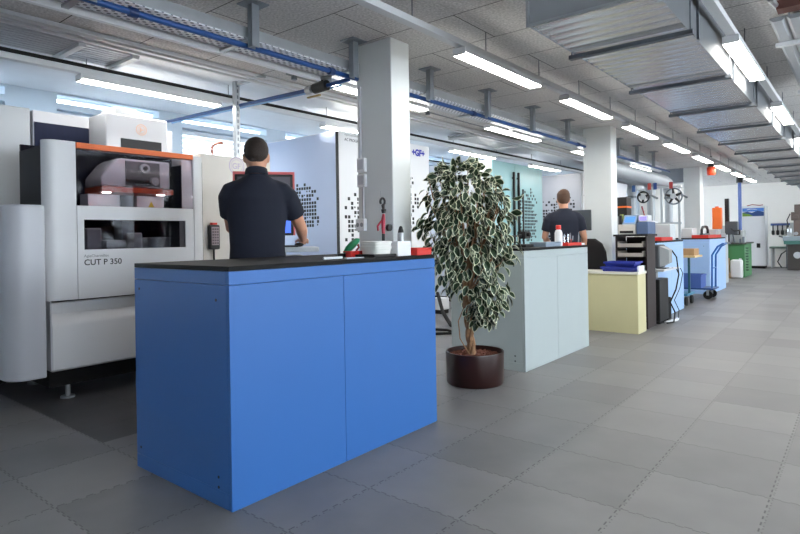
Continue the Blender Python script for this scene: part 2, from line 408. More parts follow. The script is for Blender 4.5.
MB().box(-1.508, -.792, 3.05, 3.0695, 2.392, 2.408).box(-1.508, -1.494, 3.05, 3.0695, 2.408, 2.75).box(-.806, -.792, 3.05, 3.0695, 2.408, 2.75).build('end_flange', STEEL, dct)
for k in range(12):
    yy = 3.72+1.27*k
    MB().box(-1.53, -.77, yy, yy+.045, 2.366, 2.392).tube([(-1.515, yy+.02, 2.39), (-1.515, yy+.02, ZC)], .005, 6).tube([(-.785, yy+.02, 2.39), (-.785, yy+.02, ZC)], .005, 6).build('support_bar', STEELD, dct)
    MB().box(-.7985, -.785, yy+.25, yy+.275, 2.4, 2.74).build('seam_flange', STEELD, dct)
MB().tube([(-1.15, 18.5, 2.5), (-1.15, 19.2, 2.45), (-1.1, 19.7, 2.42), (-.9, 20.1, 2.42), (-.5, 20.3, 2.42), (1.2, 20.3, 2.42)], [.25, .24, .22, .22, .22, .22], 18).build('round_elbow', STEEL, dct)

# ribbed ceiling panels
def ribbed(x0, x1, y0, y1, z, nrib, label, cross):
    t = thing('ribbed_ceiling_panel', label, 'ceiling panel', ((x0+x1)/2, (y0+y1)/2, z))
    mb = MB(); w = (x1-x0)/nrib; P = []
    for k in range(nrib):
        a = x0+k*w; P += [(a, z+.02), (a+.22*w, z), (a+.72*w, z), (a+.94*w, z+.02)]
    P += [(x1, z+.02), (x1, z+.03), (x0, z+.03)]
    mb.prism(P, 'y', y0, y1); mb.build('ribbed_sheet', RIBW, t)
    for yy in cross: B(x0-.02, x1+.02, yy, yy+.05, z-.03, z-.001).build('cross_bar', RAILW, t)
    for xx in (x0+.1, x1-.1):
        for yy in (y0+.2, y1-.2): MB().tube([(xx, yy, z+.02), (xx, yy, ZC-.03)], .005, 6).build('suspension_wire', STEELD, t)
    return t
t = ribbed(-.5, .5, 4.8, 7.6, 2.66, 10, 'grey ribbed metal panel under the ceiling at the far right', [5.35, 7.3])
MB().tube([(-.42, 4.75, 2.7), (-.46, 4.5, 2.72), (-.36, 4.42, 2.74), (.5, 4.42, 2.74)], .02, 8).build('supply_pipe', STEEL, t)
MB().box(-.44, -.24, 4.6, 4.72, 2.68, 2.74).build('valve', mat('rust_brown', (96, 60, 52), .8), t)
ribbed(-5.15, -4.66, .2, 2.35, 2.72, 9, 'long ribbed white panel under the ceiling above the left machine', [1.86, 2.28])
ribbed(-4.95, -4.5, 7.3, 8.9, 2.70, 9, 'small ribbed white panel under the ceiling over the cyan machine', [7.35, 8.75])

# ------------------------------------------------------------------ cable tray, blue pipes, brackets
tr = thing('cable_tray', 'perforated galvanised cable tray running along the pillars', 'cable tray', (-3.42, 6, 2.57))
B(-3.56, -3.28, -2.5, 13.2, 2.57, 2.576).build('tray_floor', perforated_mat(), tr)
for x in (-3.282, -3.56): B(x, x+.006, -2.5, 13.2, 2.577, 2.65).build('side_lip', STEEL, tr)
mb = MB()
for i, dx in enumerate((.05, .09, .14, .19)): mb.tube([(-3.55+dx, -2.5, 2.586), (-3.55+dx, 13.2, 2.586)], .009, 6)
tag(mb.build('cable_bundle', mat('grey_cable', (90, 94, 100), .6)), 'bundle of grey cables lying in the perforated cable tray', 'cable')
pp = thing('compressed_air_pipe', 'long blue pipe running below the cable tray past both pillars', 'pipe', (-3.3, 5, 2.53))
MB().tube([(-3.3, -2.5, 2.525), (-3.3, 13.5, 2.525)], .02, 10).build('pipe_run', PIPEB, pp)
for yy in (1.6, 3.2, 5.35, 8.3): MB().tube([(-3.3, yy, 2.525), (-3.3, yy+.05, 2.525)], .03, 10).build('coupling', mat('dark_blue_fitting', (14, 44, 96), .4), pp)
bys = [1.37, 2.42, 3.41, 4.47, 5.56, 6.67, 7.77, 9.9, 10.95, 12.0]
bl = ['nearest of the steel brackets holding up the cable tray', 'steel tray bracket between the ceiling strut and the first pillar, left one', 'steel tray bracket touching the near side of the first pillar',
      'first steel tray bracket past the near pillar', 'second steel tray bracket past the near pillar', 'third steel tray bracket past the near pillar', 'last steel tray bracket before the second pillar',
      'first steel tray bracket past the second pillar', 'second steel tray bracket past the second pillar', 'third steel tray bracket past the second pillar']
BRK = mat('bracket_zinc', (140, 146, 152), .45, metal=.5, var=.18, scale=14)
f0 = None
for yy, lb in zip(bys, bl):
    if f0 is None:
        f0 = thing('hanging_bracket', lb, 'bracket', (-3.22, yy, 2.5), 'steel brackets under the ceiling')
        MB().box(-3.25, -3.2, yy-.03, yy-.024, 2.5, ZC-.01).box(-3.25, -3.244, yy-.024, yy+.03, 2.5, ZC-.01).box(-3.206, -3.2, yy-.024, yy+.03, 2.5, ZC-.01).build('post', BRK, f0)
        B(-3.3, -3.15, yy-.08, yy+.08, ZC-.0095, ZC-.001).build('head_plate', BRK, f0)
        B(-3.6, -3.2505, yy-.02, yy+.02, 2.551, 2.569).build('arm', STEEL, f0)
    else: dup(f0, (-3.22, yy, 2.5), lb)
cp = thing('air_branch_pipe', 'blue branch pipe with valve crossing from the first pillar to the windows', 'pipe', (-4.7, 3.45, 2.5))
MB().tube([(-3.32, 3.45, 2.51), (-3.7, 3.45, 2.505), (-6.5, 3.45, 2.57)], .017, 10).build('pipe_run', PIPEB, cp)
MB().tube([(-3.45, 3.49, 2.49), (-6.2, 3.49, 2.55)], .011, 8).build('thin_pipe', mat('pale_blue_pipe', (130, 176, 220), .4), cp)
MB().tube([(-3.58, 3.45, 2.51), (-3.74, 3.45, 2.505)], .045, 12).tube([(-3.66, 3.45, 2.54), (-3.66, 3.45, 2.59)], .02, 8).build('valve_body', BLACK, cp)
MB().tube([(-3.77, 3.45, 2.505), (-3.84, 3.45, 2.506)], .036, 12).build('union_nut', STEEL, cp)
MB().box(-3.82, -3.66, 3.43, 3.45, 2.43, 2.442).build('valve_lever', mat('brass', (160, 140, 90), .35, metal=.6), cp)
sp = thing('ceiling_strut', 'vertical galvanised strut with slots standing on the beige cabinet', 'strut', (-4.85, 3.42, 2.0))
mb = MB().box(-4.88, -4.83, 3.395, 3.445, 2.0, ZC-.035)
mb.build('post', STEEL, sp)
mb = MB()
for k in range(12): mb.box(-4.829, -4.8285, 3.412, 3.428, 2.05+k*.06, 2.085+k*.06)
mb.build('slots', STEELD, sp)
B(-4.9, -4.81, 3.37, 3.47, 1.9955, 2.0).build('foot_plate', STEEL, sp)
B(-4.82, -4.4, 3.405, 3.435, 2.72, 2.75).build('arm', STEEL, sp)
cd_ = MB().tube([(-4.99, -3, 2.645), (-4.99, 13.9, 2.645)], .016, 8)
tag(cd_.build('hanging_conduit', BLACKM), 'thin dark conduit running above the row of lamps near the windows', 'conduit')
cd2 = thing('hanging_conduit', 'thin grey conduit with round boxes below the white ceiling edge', 'conduit', (-4.3, 6, 2.76))
MB().tube([(-4.3, 3.6, 2.775), (-4.3, 13.9, 2.775)], .009, 8).build('tube', GREYM, cd2)
for yy in (3.7, 5.9, 8.3): MB().disc((-4.3, yy, 2.74), (0, 0, 1), .03, .04, 10).build('junction_box', STEELD, cd2)

# ------------------------------------------------------------------ left machine
mc = thing('wire_cutting_machine', 'large white cutting machine with orange strip and dark windows at the left', 'machine', (-5.2, 2.2, 0))
XF = -4.6
def arcpts(cx, cy, r, a0, a1, n=8): return [(cx+r*cos(R(a0+(a1-a0)*k/n)), cy+r*sin(R(a0+(a1-a0)*k/n))) for k in range(n+1)]
# column with a rounded near corner
P = [(XF-.085, 1.812), (XF-.085, 1.6)]+arcpts(XF-.08, 1.68, .08, -90, 0)+[(XF, 1.812)]
MB().prism(P, 'z', .758, 1.945).build('corner_column', WHITE, mc, bevel=.006)
MB().prism([(XF-.2, 2.782)]+[(XF, 2.782)]+arcpts(XF-.1, 2.81, .1, 0, 90)+[(XF-.2, 2.91)], 'z', .758, 1.935).build('end_column', WHITE, mc, bevel=.006)
B(XF-.06, XF+.004, 1.815, 2.779, 1.90, 1.942).build('orange_strip', ORANGE, mc, bevel=.003)
DG = glass('tinted_machine_glass', (.62, .62, .66), .3, rough=.06)
B(XF-.02, XF-.006, 1.815, 2.779, 1.4655, 1.8995).build('upper_window', DG, mc)
fp = MB().box(XF-.1, XF, 1.815, 2.779, 1.36, 1.465).box(XF-.1, XF, 1.815, 2.779, .758, 1.13).box(XF-.1, XF, 1.815, 1.863, 1.13, 1.36).box(XF-.1, XF, 2.70, 2.779, 1.13, 1.36)
fp = fp.build('front_door', WHITE, mc)
B(XF-.03, XF-.008, 1.864, 2.699, 1.1305, 1.3595).build('door_window', DG, fp)
lettering('CUT P 350', .062, (XF+.0012, 1.858, 1.012), fp, BLACK, bold=.0006)
lettering('AgieCharmilles', .03, (XF+.0012, 1.858, 1.072), fp, GREYM)
# lower apron: slanted top, upright below
MB().prism([(XF-.3, .24), (XF-.02, .24), (XF-.005, .255), (XF-.005, .57), (XF-.02, .60), (XF-.075, .655), (XF-.075, .74), (XF-.3, .74)], 'y', 1.63, 2.925).build('apron', WHITE, mc, bevel=.008)
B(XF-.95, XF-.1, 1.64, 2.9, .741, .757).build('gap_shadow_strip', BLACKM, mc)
B(-5.55, XF-.14, 1.66, 2.92, .10, .2395).build('plinth', BLACKM, mc)
for xx, yy in ((-4.76, 1.79), (-4.76, 2.8), (-5.45, 1.79), (-5.45, 2.8)):
    MB().cyl((xx, yy), .05, 0, .015).cyl((xx, yy), .018, .015, .0995).build('levelling_foot', STEEL, mc)
# near side: low rounded side panel, dark side glass above
P = [(-5.55, 1.597), (-5.55, 1.36)]+arcpts(-4.73, 1.49, .13, -90, 0)+[(-4.6, 1.597)]
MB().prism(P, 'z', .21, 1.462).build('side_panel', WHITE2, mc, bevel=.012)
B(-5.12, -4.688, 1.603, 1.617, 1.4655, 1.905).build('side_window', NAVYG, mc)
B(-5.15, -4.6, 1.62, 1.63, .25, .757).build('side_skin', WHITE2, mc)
# inside the tank: back, floor, head
B(-5.2, -5.17, 1.63, 2.9, .76, 1.97).build('tank_back', NAVYG, mc)
B(-5.169, XF-.105, 1.63, 2.9, .98, 1.0).build('tank_floor', GREYM, mc)
B(-5.169, -4.65, 2.86, 2.90, 1.001, 1.89).build('tank_side', NAVYG, mc)
hd = MB().prism([(2.10, 1.72), (2.20, 1.85), (2.26, 1.89), (2.70, 1.89), (2.70, 1.65), (2.10, 1.65)], 'x', -5.16, -4.85).build('wire_head', mat('mid_grey_casting', (164, 164, 168), .5), mc, bevel=.01)
B(-4.849, -4.84, 2.30, 2.60, 1.66, 1.87).build('head_plate', mat('charcoal_plate', (58, 58, 62), .5), hd)
MB().disc((-4.84, 2.46, 1.815), (1, 0, 0), .042, .02, 18).build('wire_spool', GREYM, hd); MB().disc((-4.82, 2.46, 1.815), (1, 0, 0), .02, .012, 14).build('spool_hub', BLACK, hd)
MB().disc((-4.84, 2.55, 1.71), (1, 0, 0), .036, .02, 18).build('guide_roller', GREYM, hd)
B(-4.84, -4.825, 2.30, 2.50, 1.70, 1.715).build('wire_bar', BLACKM, hd)
B(-5.16, -4.83, 2.10, 2.72, 1.60, 1.645).build('rust_strip', BROWNR, mc)
LP = mat('pale_splash_panel', (240, 236, 242), .4)
for yy in (2.13, 2.60): B(-4.9, -4.85, yy, yy+.05, 1.592, 1.5995).build('work_light', emit('work_light', (255, 246, 235), 14.), mc)
B(-4.70, -4.665, 1.9, 2.7, 1.915, 1.9295).build('tank_fill_light', emit('tank_fill_light', (250, 250, 255), 9.), mc)  # hidden fill light added to brighten the tank interior
B(-4.72, -4.661, 1.88, 2.72, 1.93, 1.94).build('fill_light_blocker', WHITE2, mc)  # added blocker that keeps the fill light off the tower
B(-5.16, -5.0, 2.06, 2.32, 1.40, 1.59).build('splash_panel', LP, mc); B(-5.16, -5.0, 2.47, 2.72, 1.40, 1.59).build('splash_panel', LP, mc)
MB().prism([(2.57, 1.49), (2.63, 1.49), (2.60, 1.545)], 'x', -4.999, -4.996).build('warning_triangle', mat('warning_yellow', (226, 196, 60), .5), mc)
B(-5.16, -5.02, 2.34, 2.45, 1.1, 1.59).build('lower_arm_column', STEELD, mc)
for i, (a, b, c, d) in enumerate([(1.98, 2.1, 1.01, 1.3), (2.14, 2.3, 1.01, 1.2), (2.36, 2.44, 1.01, 1.26), (2.5, 2.7, 1.01, 1.22)]):
    B(-4.98, -4.85, a, b, c, d).build('fixture', [GREYM, STEELD][i % 2], mc, bevel=.01)
# tower above
tw = MB().box(-5.36, -5.02, 2.22, 2.78, 1.975, 2.30).build('tower', WHITE, mc, bevel=.012)
B(-5.3, -5.03, 2.30, 2.50, 2.301, 2.36).build('tower_cap', WHITE, tw, bevel=.008)
B(-5.019, -5.014, 2.345, 2.715, 1.98, 2.09).build('tower_window', BLACK, tw)
B(-5.4, -5.12, 2.785, 2.88, 1.975, 2.23).build('tower_side_box', WHITE2, tw)
mb = MB()
for k in range(28):
    a0, a1 = 2*pi*k/28, 2*pi*(k+1)/28
    for ra, rb in ((.05, .042), (.034, .029)):
        mb.quad(*[(-5.0185, 2.53+r*cos(a), 2.185+r*sin(a)) for r, a in ((ra, a0), (ra, a1), (rb, a1), (rb, a0))])
mb.box(-5.0195, -5.0185, 2.515, 2.53, 2.165, 2.205).box(-5.0195, -5.0185, 2.53, 2.55, 2.18, 2.19)
mb.build('round_emblem', mat('pale_orange', (238, 196, 168), .5), tw)
# body behind
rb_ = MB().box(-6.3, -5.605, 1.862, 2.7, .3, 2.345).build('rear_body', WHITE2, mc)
B(-5.604, -5.598, 1.87, 2.69, 1.6, 2.245).build('bellows', NAVY, mc)
gc = thing('tall_grey_cabinet', 'tall plain light grey cabinet behind the left machine at the photo edge', 'cabinet', (-5.9, 1.2, 0))
B(-6.3, -5.62, .5, 1.848, .06, 2.36).build('body', GREYL, gc, bevel=.01)
B(-6.25, -5.66, .55, 1.80, 0, .0595).build('plinth', BLACKM, gc)
# beige cabinet right of the left machine
bc = thing('beige_cabinet', 'tall beige cabinet with a faint round logo right of the left machine', 'cabinet', (-5.1, 3.35, 0))
B(-5.55, -4.75, 2.945, 3.75, .1, 1.995).build('body', BEIGE, bc, bevel=.012)
B(-5.5, -4.78, 2.97, 3.72, .0, .0995).build('plinth', BLACKM, bc)
mb = MB()
LOGO = mat('faint_lilac_print', (186, 170, 196), .6)
for k in range(30):
    a0, a1 = 2*pi*k/30, 2*pi*(k+1)/30
    for ra, rb in ((.088, .078), (.066, .061)):
        mb.quad(*[(-4.7492, 3.34+r*cos(a), 1.905+r*sin(a)) for r, a in ((ra, a0), (ra, a1), (rb, a1), (rb, a0))])
mb.build('round_logo', LOGO, bc)
lettering('GF', .08, (-4.749, 3.288, 1.878), bc, LOGO, bold=.001)
cpp = MB().tube([(-4.95, 3.2, 1.996), (-4.95, 3.2, 2.09), (-4.94, 3.21, 2.12), (-4.92, 3.26, 2.14), (-4.91, 3.29, 2.145)], .011, 8)
tag(cpp.build('copper_tube', COPPER), 'small bent copper tube sticking up from the beige cabinet', 'tube')
rc = thing('remote_pendant', 'black hand-held control pendant with grey keypad hung on the beige cabinet', 'remote control', (-4.73, 3.06, 1.09))
B(-4.7495, -4.705, 3.005, 3.115, 1.10, 1.33).build('body', BLACK, rc, bevel=.012)
kp = B(-4.7045, -4.70, 3.022, 3.098, 1.14, 1.31).build('keypad', mat('keypad_grey', (168, 150, 156), .5), rc)
mb = MB()
for i in range(6):
    for j in range(3): mb.box(-4.6995, -4.695, 3.028+j*.024, 3.043+j*.024, 1.15+i*.026, 1.166+i*.026)
mb.build('keys', mat('key_grey', (104, 92, 98), .5), kp)
B(-4.745, -4.705, 3.035, 3.085, 1.331, 1.35).build('emergency_stop', RED, rc)
MB().tube([(-4.73, 3.06, 1.099), (-4.73, 3.06, 1.02), (-4.735, 3.07, .9), (-4.74, 3.09, .8)], .009, 8).build('cord', BLACKM, rc)

# operator console with screen (faces the man)
ocx, ocy = -3.514, 2.774
oc = thing('operator_console', 'operator console with red-edged screen and grey keyboard shelf in front of the man', 'console', (ocx, ocy, 0), rz=R(53))
# local frame: +y is away from the man, +x to his right
L_ = lambda mb, n, m, p=oc, **k: mb.build(n, m, p, local=True, **k)
L_(B(-.2, .24, -.02, .22, .0, 1.06), 'pedestal', BEIGE, bevel=.01)
L_(B(-.22, .34, -.2, .2, 1.09, 1.125), 'keyboard_shelf', GREYL, bevel=.006)
L_(B(-.05, .1, -.15, .15, 1.0605, 1.0895), 'shelf_bracket', GREYM)
kb = L_(B(-.2, .19, -.17, -.02, 1.126, 1.14), 'keyboard', BLACK, bevel=.003)
sc_ = L_(B(-.27, .175, .16, .2, 1.215, 1.70), 'screen', BLACK, bevel=.006)
L_(MB().box(-.285, .19, .155, .205, 1.7005, 1.72).box(.1755, .19, .155, .205, 1.215, 1.7005).box(-.285, -.2705, .155, .205, 1.215, 1.7005), 'screen_frame', mat('red_edge', (216, 104, 104), .5), sc_)
L_(B(-.25, .155, .152, .1595, 1.235, 1.43), 'display_lower', emit('display_blue', (60, 90, 190), .9), sc_)
L_(B(-.25, .155, .152, .1595, 1.432, 1.68), 'display_upper', emit('display_dark', (60, 58, 66), .35), sc_)
L_(B(-.04, .08, .1605, .199, 1.1255, 1.2145), 'screen_stand', GREYM)
tag(MB().ell((-3.355, 2.91, 1.1425), .03, .04, .016).build('computer_mouse', BLACK), 'black computer mouse under the right hand of the man', 'mouse')

# ------------------------------------------------------------------ machines along the window side
DOT = mat('black_print', (26, 26, 30), .6)
random.seed(11)
def blob(w, h, cx, cy, rx, ry, dens=1.):
    g = []
    for r in range(h):
        row = ''
        for c in range(w):
            d = ((c-cx)/rx)**2+((r-cy)/ry)**2
            p = max(0, 1.25-d)*dens; q = random.random()
            row += '#' if q < p*.85 else ('o' if q < p else '.')
        g.append(row)
    return g
m2 = thing('erosion_machine', 'tall white machine with blue emblem and black dots between near pillar and plant', 'machine', (-5.6, 5.8, 0))
PALEB = mat('pale_blue_grey_lacquer', (186, 196, 220), .3, var=.02)
mb = MB().box(-6.28, -4.917, 4.855, 4.90, .1, 2.47)
g = blob(11, 15, 4, 7.5, 5.5, 7.5)
dots(mb, '-y', 4.855, -5.68, 1.93, g, .035, .047, 1)
mb.build('side_panel', [PALEB, DOT], m2)
mb = MB().box(-6.28, -4.905, 4.901, 6.74, .1, 2.49)
g1 = blob(7, 15, 4, 5, 4.5, 7, .55); dots(mb, 'x', -4.905, 4.93, 1.80, g1, .04, .056, 1)
g2 = blob(8, 15, 2, 6, 4, 8, .6); dots(mb, 'x', -4.905, 6.16, 2.02, g2, .04, .056, 1)
bd = mb.build('body', [WHITE, DOT], m2)
B(-4.9165, -4.909, 4.858, 4.9, .1, 2.47).build('corner_seam', BLACK, m2)
B(-6.2, -4.98, 4.93, 6.70, 0, .0995).build('plinth', BLACKM, m2)
lettering('AC PROGRESS', .05, (-4.9035, 5.0, 2.375), bd, BLACK)
lettering('AgieCharmilles', .04, (-4.9035, 5.0, 2.44), bd, GREYM)
lettering('+GF+', .125, (-4.9035, 6.34, 2.335), bd, mat('royal_blue_print', (36, 44, 168), .5), bold=.006)
m3 = thing('glass_door_machine', 'tall machine with cyan doors and two black handles behind the plant', 'machine', (-5.6, 9.5, 0))
B(-6.28, -4.93, 8.56, 8.6, .1, 2.48).build('side_panel', mat('pale_grey_side', (204, 206, 212), .35), m3)
CYAN = mat('cyan_lacquer', (172, 214, 218), .25, var=.02)
MB().box(-6.28, -4.95, 8.601, 10.5, .1, 2.49).build('body', WHITE2, m3)
dl = B(-4.949, -4.9, 8.56, 9.36, .16, 2.48).build('door', CYAN, m3, bevel=.006)
mb = MB().box(-4.949, -4.9, 9.366, 10.5, .16, 2.48); g = blob(12, 19, 5, 9, 6.5, 9.5, 1.); dots(mb, 'x', -4.9, 9.56, 2.07, g, .042, .06, 1)
dr = mb.build('door', [CYAN, DOT], m3)
for yy, d in ((9.27, dl), (9.45, dr)):
    MB().box(-4.88, -4.85, yy-.02, yy+.02, .95, 2.32).box(-4.8995, -4.88, yy-.01, yy+.01, 1.05, 1.08).box(-4.8995, -4.88, yy-.01, yy+.01, 2.2, 2.23).build('handle', BLACK, d)
lettering('+GF+', .09, (-4.899, 8.7, 2.16), dl, WHITE, bold=.004)
B(-6.2, -4.98, 8.64, 10.45, 0, .0995).build('plinth', BLACKM, m3)
m4 = thing('grey_sided_machine', 'tall machine with grey dotted side just left of the second pillar', 'machine', (-5.4, 12.5, 0))
mb = MB().box(-6.28, -4.63, 11.8, 11.84, .1, 2.46)
g = blob(17, 15, 7, 7, 8, 8, .9); dots(mb, '-y', 11.8, -5.62, 1.98, g, .045, .062, 1)
mb.build('side_panel', [mat('mid_grey_side', (172, 174, 182), .4), DOT], m4)
fb = MB().box(-6.28, -4.6, 11.841, 13.4, .1, 2.48).build('body', WHITE, m4)
MB().prism([(11.87, 2.0), (11.93, 2.1), (11.96, 2.2), (11.99, 2.1), (12.02, 2.02), (11.97, 2.06), (11.95, 1.96)], 'x', -4.5995, -4.597).build('black_mark', DOT, fb)
B(-6.2, -4.7, 11.9, 13.35, 0, .0995).build('plinth', BLACKM, m4)

# small things on the floor between the machines
wb = thing('white_floor_box', 'small white box on dark feet on the floor behind the blue bench', 'box', (-5.1, 7.25, 0))
B(-5.2, -5.0, 7.15, 7.35, .06, .24).build('body', WHITE, wb, bevel=.01)
B(-5.19, -5.01, 7.16, 7.34, 0, .0595).build('foot', BLACKM, wb)
hs = MB().tube([(-4.9, 6.9, .35), (-4.6, 6.6, .12), (-4.2, 6.2, .03), (-3.75, 5.95, .03), (-3.5, 5.6, .06), (-3.45, 5.3, .25), (-3.42, 5.1, .42), (-3.3, 5.0, .5)], .026, 10)
tag(hs.build('hose', BLACKM), 'thick black hose curving over the floor behind the plant', 'hose')
hs = MB().tube([(-4.75, 5.6, .018), (-4.4, 5.5, .018), (-4.0, 5.6, .018), (-3.85, 5.78, .018), (-4.05, 5.9, .018), (-4.4, 5.8, .018)], .016, 8)
tag(hs.build('cable', BLACKM), 'loop of black cable lying flat on the floor behind the blue bench', 'cable')

# ------------------------------------------------------------------ benches
SCREW = mat('dark_screw', (20, 26, 40), .5)
def bench(label, x0, x1, y0, y1, h, m, split, overhang=0.0, cat='workbench'):
    t = thing('workbench', label, cat, ((x0+x1)/2, (y0+y1)/2, 0))
    B(x0+.02, x1-.02, y0+.022, y1-.02, .0, h-.001).build('carcass', m, t)
    e = .0195
    front = MB()      # aisle side: two panels with a fine joint, separate top rail
    s = y0+(y1-y0)*split
    for a, b in ((y0, s-.0015), (s+.0015, y1)):
        B(x1-e, x1, a, b, .0, h-.062).build('front_panel', m, t, bevel=.0015)
    B(x1-e, x1, y0, y1, h-.06, h-.001).build('top_rail', m, t, bevel=.0015)
    for nm, ya, yb in (('end_panel', y0, y0+.0205), ('end_panel', y1-.0195, y1)):
        p = B(x0, x1-.0205, ya, yb, .071, h-.062).build(nm, m, t, bevel=.0015)
        B(x0, x1-.0205, ya, yb, .0, .069).build('kick_rail', m, t, bevel=.0015)
        B(x0, x1-.0205, ya, yb, h-.06, h-.001).build('end_rail', m, t, bevel=.0015)
        if ya == y0:
            for xx, zz in ((x0+.05, h-.11), (x1-.1, h-.13), (x0+.045, .11), (x1-.1, .13), (x1-.1, .085)):
                MB().disc((xx, ya-.0012, zz), (0, 1, 0), .007, .0012, 10).build('screw', SCREW, p)
    B(x0-overhang, x1+overhang, y0-overhang, y1+overhang, h, h+.022).build('worktop', TOP, t, bevel=.002)
    return t
bench('long bright blue workbench with black top in the foreground', -3.0, -2.15, 1.462, 3.0, 1.05, BLUEB, .46)
bench('pale grey workbench with black top behind the potted plant', -3.05, -2.285, 4.515, 5.98, 1.05, GREYB, .47)
bench('pale blue workbench with black top beside the dark equipment rack', -2.64, -2.2, 8.3, 9.75, 1.05, LBLUE, .5)
bench('pale blue workbench at the far end behind the trolleys', -3.1, -2.28, 12.15, 13.75, 1.05, LBLUE, .5)
TZ = 1.0722     # height of a bench top
# on the blue bench
rb1 = thing('red_box', 'flat red plastic box on the right end of the blue bench', 'box', (-2.28, 2.9, TZ))
MB().box(-2.35, -2.168, 2.84, 2.995, TZ, TZ+.037).build('body', RED, rb1, bevel=.004)
MB().box(-2.352, -2.166, 2.838, 2.997, TZ+.0372, TZ+.046).build('lid', RED, rb1, bevel=.003)
wx = thing('white_carton', 'square white carton on the blue bench beside the red box', 'box', (-2.27, 2.73, TZ))
B(-2.36, -2.205, 2.695, 2.825, TZ, TZ+.085).build('body', mat('white_card', (236, 236, 240), .7), wx, bevel=.002)
B(-2.361, -2.204, 2.694, 2.826, TZ+.0852, TZ+.09).build('lid', mat('white_card', (236, 236, 240), .7), wx)
bm_ = tag(B(-2.37, -2.21, 2.49, 2.688, TZ, TZ+.016).build('black_tray', BLACK, bevel=.004), 'flat black tray under the white plastic tub on the blue bench', 'tray')
tb = thing('white_tub', 'ridged white plastic tub on a black tray on the blue bench', 'tub', (-2.3, 2.55, TZ+.0165))
TUB = mat('white_plastic', (226, 226, 220), .5)
mb = MB(); a, b, c, d = -2.37, -2.225, 2.525, 2.68
def rrect(x0, x1, y0, y1, r, z):
    return [(cx+r*cos(R(t0+t)), cy+r*sin(R(t0+t)), z) for cx, cy, t0 in ((x1-r, y1-r, 0), (x0+r, y1-r, 90), (x0+r, y0+r, 180), (x1-r, y0+r, 270)) for t in (0, 30, 60, 90)]
mb.ring([rrect(a+i, b-i, c+i, d-i, .03, TZ+.017+z) for i, z in ((.006, 0), (.004, .025), (0, .027), (0, .047), (.003, .049), (.002, .064))])
mb.build('tub_body', TUB, tb)
mb = MB(); mb.ring([rrect(a-.002+i, b+.002-i, c-.002+i, d+.002-i, .03, TZ+.0815+z) for i, z in ((0, 0), (0, .01), (.01, .013))]); mb.build('lid', TUB, tb)
rt = thing('red_tray', 'small red tray under the green tool on the blue bench', 'tray', (-2.36, 2.46, TZ))
MB().box(-2.43, -2.385, 2.47, 2.68, TZ, TZ+.03).build('body', RED, rt, bevel=.004)
MB().box(-2.44, -2.375, 2.46, 2.69, TZ+.0302, TZ+.036).build('rim', RED, rt)
gt = thing('green_stapler', 'green hand tool leaning up behind the small red tray on the blue bench', 'hand tool', (-2.5, 2.56, TZ))
MB().tube([(-2.5, 2.535, TZ+.022), (-2.5, 2.565, TZ+.045), (-2.5, 2.605, TZ+.072), (-2.5, 2.645, TZ+.097), (-2.5, 2.665, TZ+.104)], [.012, .022, .024, .019, .009], 12).build('body', GREEN, gt)
MB().tube([(-2.5, 2.64, TZ+.035), (-2.5, 2.665, TZ+.055), (-2.5, 2.655, TZ+.075)], .007, 8).build('trigger', mat('dark_red', (150, 40, 44), .5), gt)
B(-2.525, -2.475, 2.495, 2.555, TZ, TZ+.021).build('foot', BLACK, gt, bevel=.004)
# measuring stand with clamp, red lever and dial
ms = thing('indicator_stand', 'thin measuring stand with red lever and black ring clamp behind the white tub', 'measuring stand', (-2.45, 2.82, TZ))
cx, cy = -2.46, 2.86
MB().cyl((cx, cy), .035, TZ, TZ+.02).cyl((cx, cy), .011, TZ+.02, TZ+.14).build('base', BLACK, ms)
MB().tube([(cx, cy, TZ+.1405), (cx, cy, TZ+.23), (cx, cy+.005, TZ+.27)], [.011, .015, .009], 10).tube([(cx, cy, TZ+.24), (cx-.02, cy-.035, TZ+.19), (cx-.02, cy-.03, TZ+.16)], .007, 8).build('red_lever', mat('crimson', (172, 34, 62), .4), ms)
MB().disc((cx+.01, cy+.035, TZ+.18), (1, .0, 0), .024, .02, 14).build('knob', BLACK, ms)
MB().tube([(cx, cy+.005, TZ+.275), (cx, cy+.006, TZ+.30), (cx, cy+.004, TZ+.305), (cx, cy, TZ+.33)], [.012, .018, .009, .012], 8).build('joint_arm', BLACK, ms)
MB().tube([(cx, cy-.004+.022*cos(R(a)), TZ+.352+.022*sin(R(a))) for a in range(-80, 235, 25)], .008, 8).build('ring_clamp', BLACK, ms)
MB().tube([(cx, cy-.018, TZ+.37), (cx, cy-.022, TZ+.42)], .002, 6).build('probe', STEEL, ms)
bt = thing('small_spray_can', 'small steel cylinder with black cone tip beside the white carton', 'bottle', (-2.38, 2.93, TZ))
MB().lathe((-2.395, 2.962), [(.024, TZ), (.024, TZ+.14), (.022, TZ+.145)], 18).build('body', STEEL, bt)
MB().lathe((-2.395, 2.962), [(.021, TZ+.1455), (.018, TZ+.16), (.011, TZ+.185), (.004, TZ+.19)], 16).build('cone_tip', BLACK, bt)
cl = mat('white_paper', (230, 234, 240), .7)
tag(MB().tube([(-2.26, 2.13, TZ+.008), (-2.24, 2.25, TZ+.008)], .007, 8).build('marker_pen', cl), 'thin white pen lying on the blue bench, left of the metal strip', 'pen')
tag(B(-2.25, -2.23, 2.28, 2.42, TZ, TZ+.006).build('metal_strip', STEEL), 'thin shiny metal strip lying on the blue bench before the black tray', 'strip')
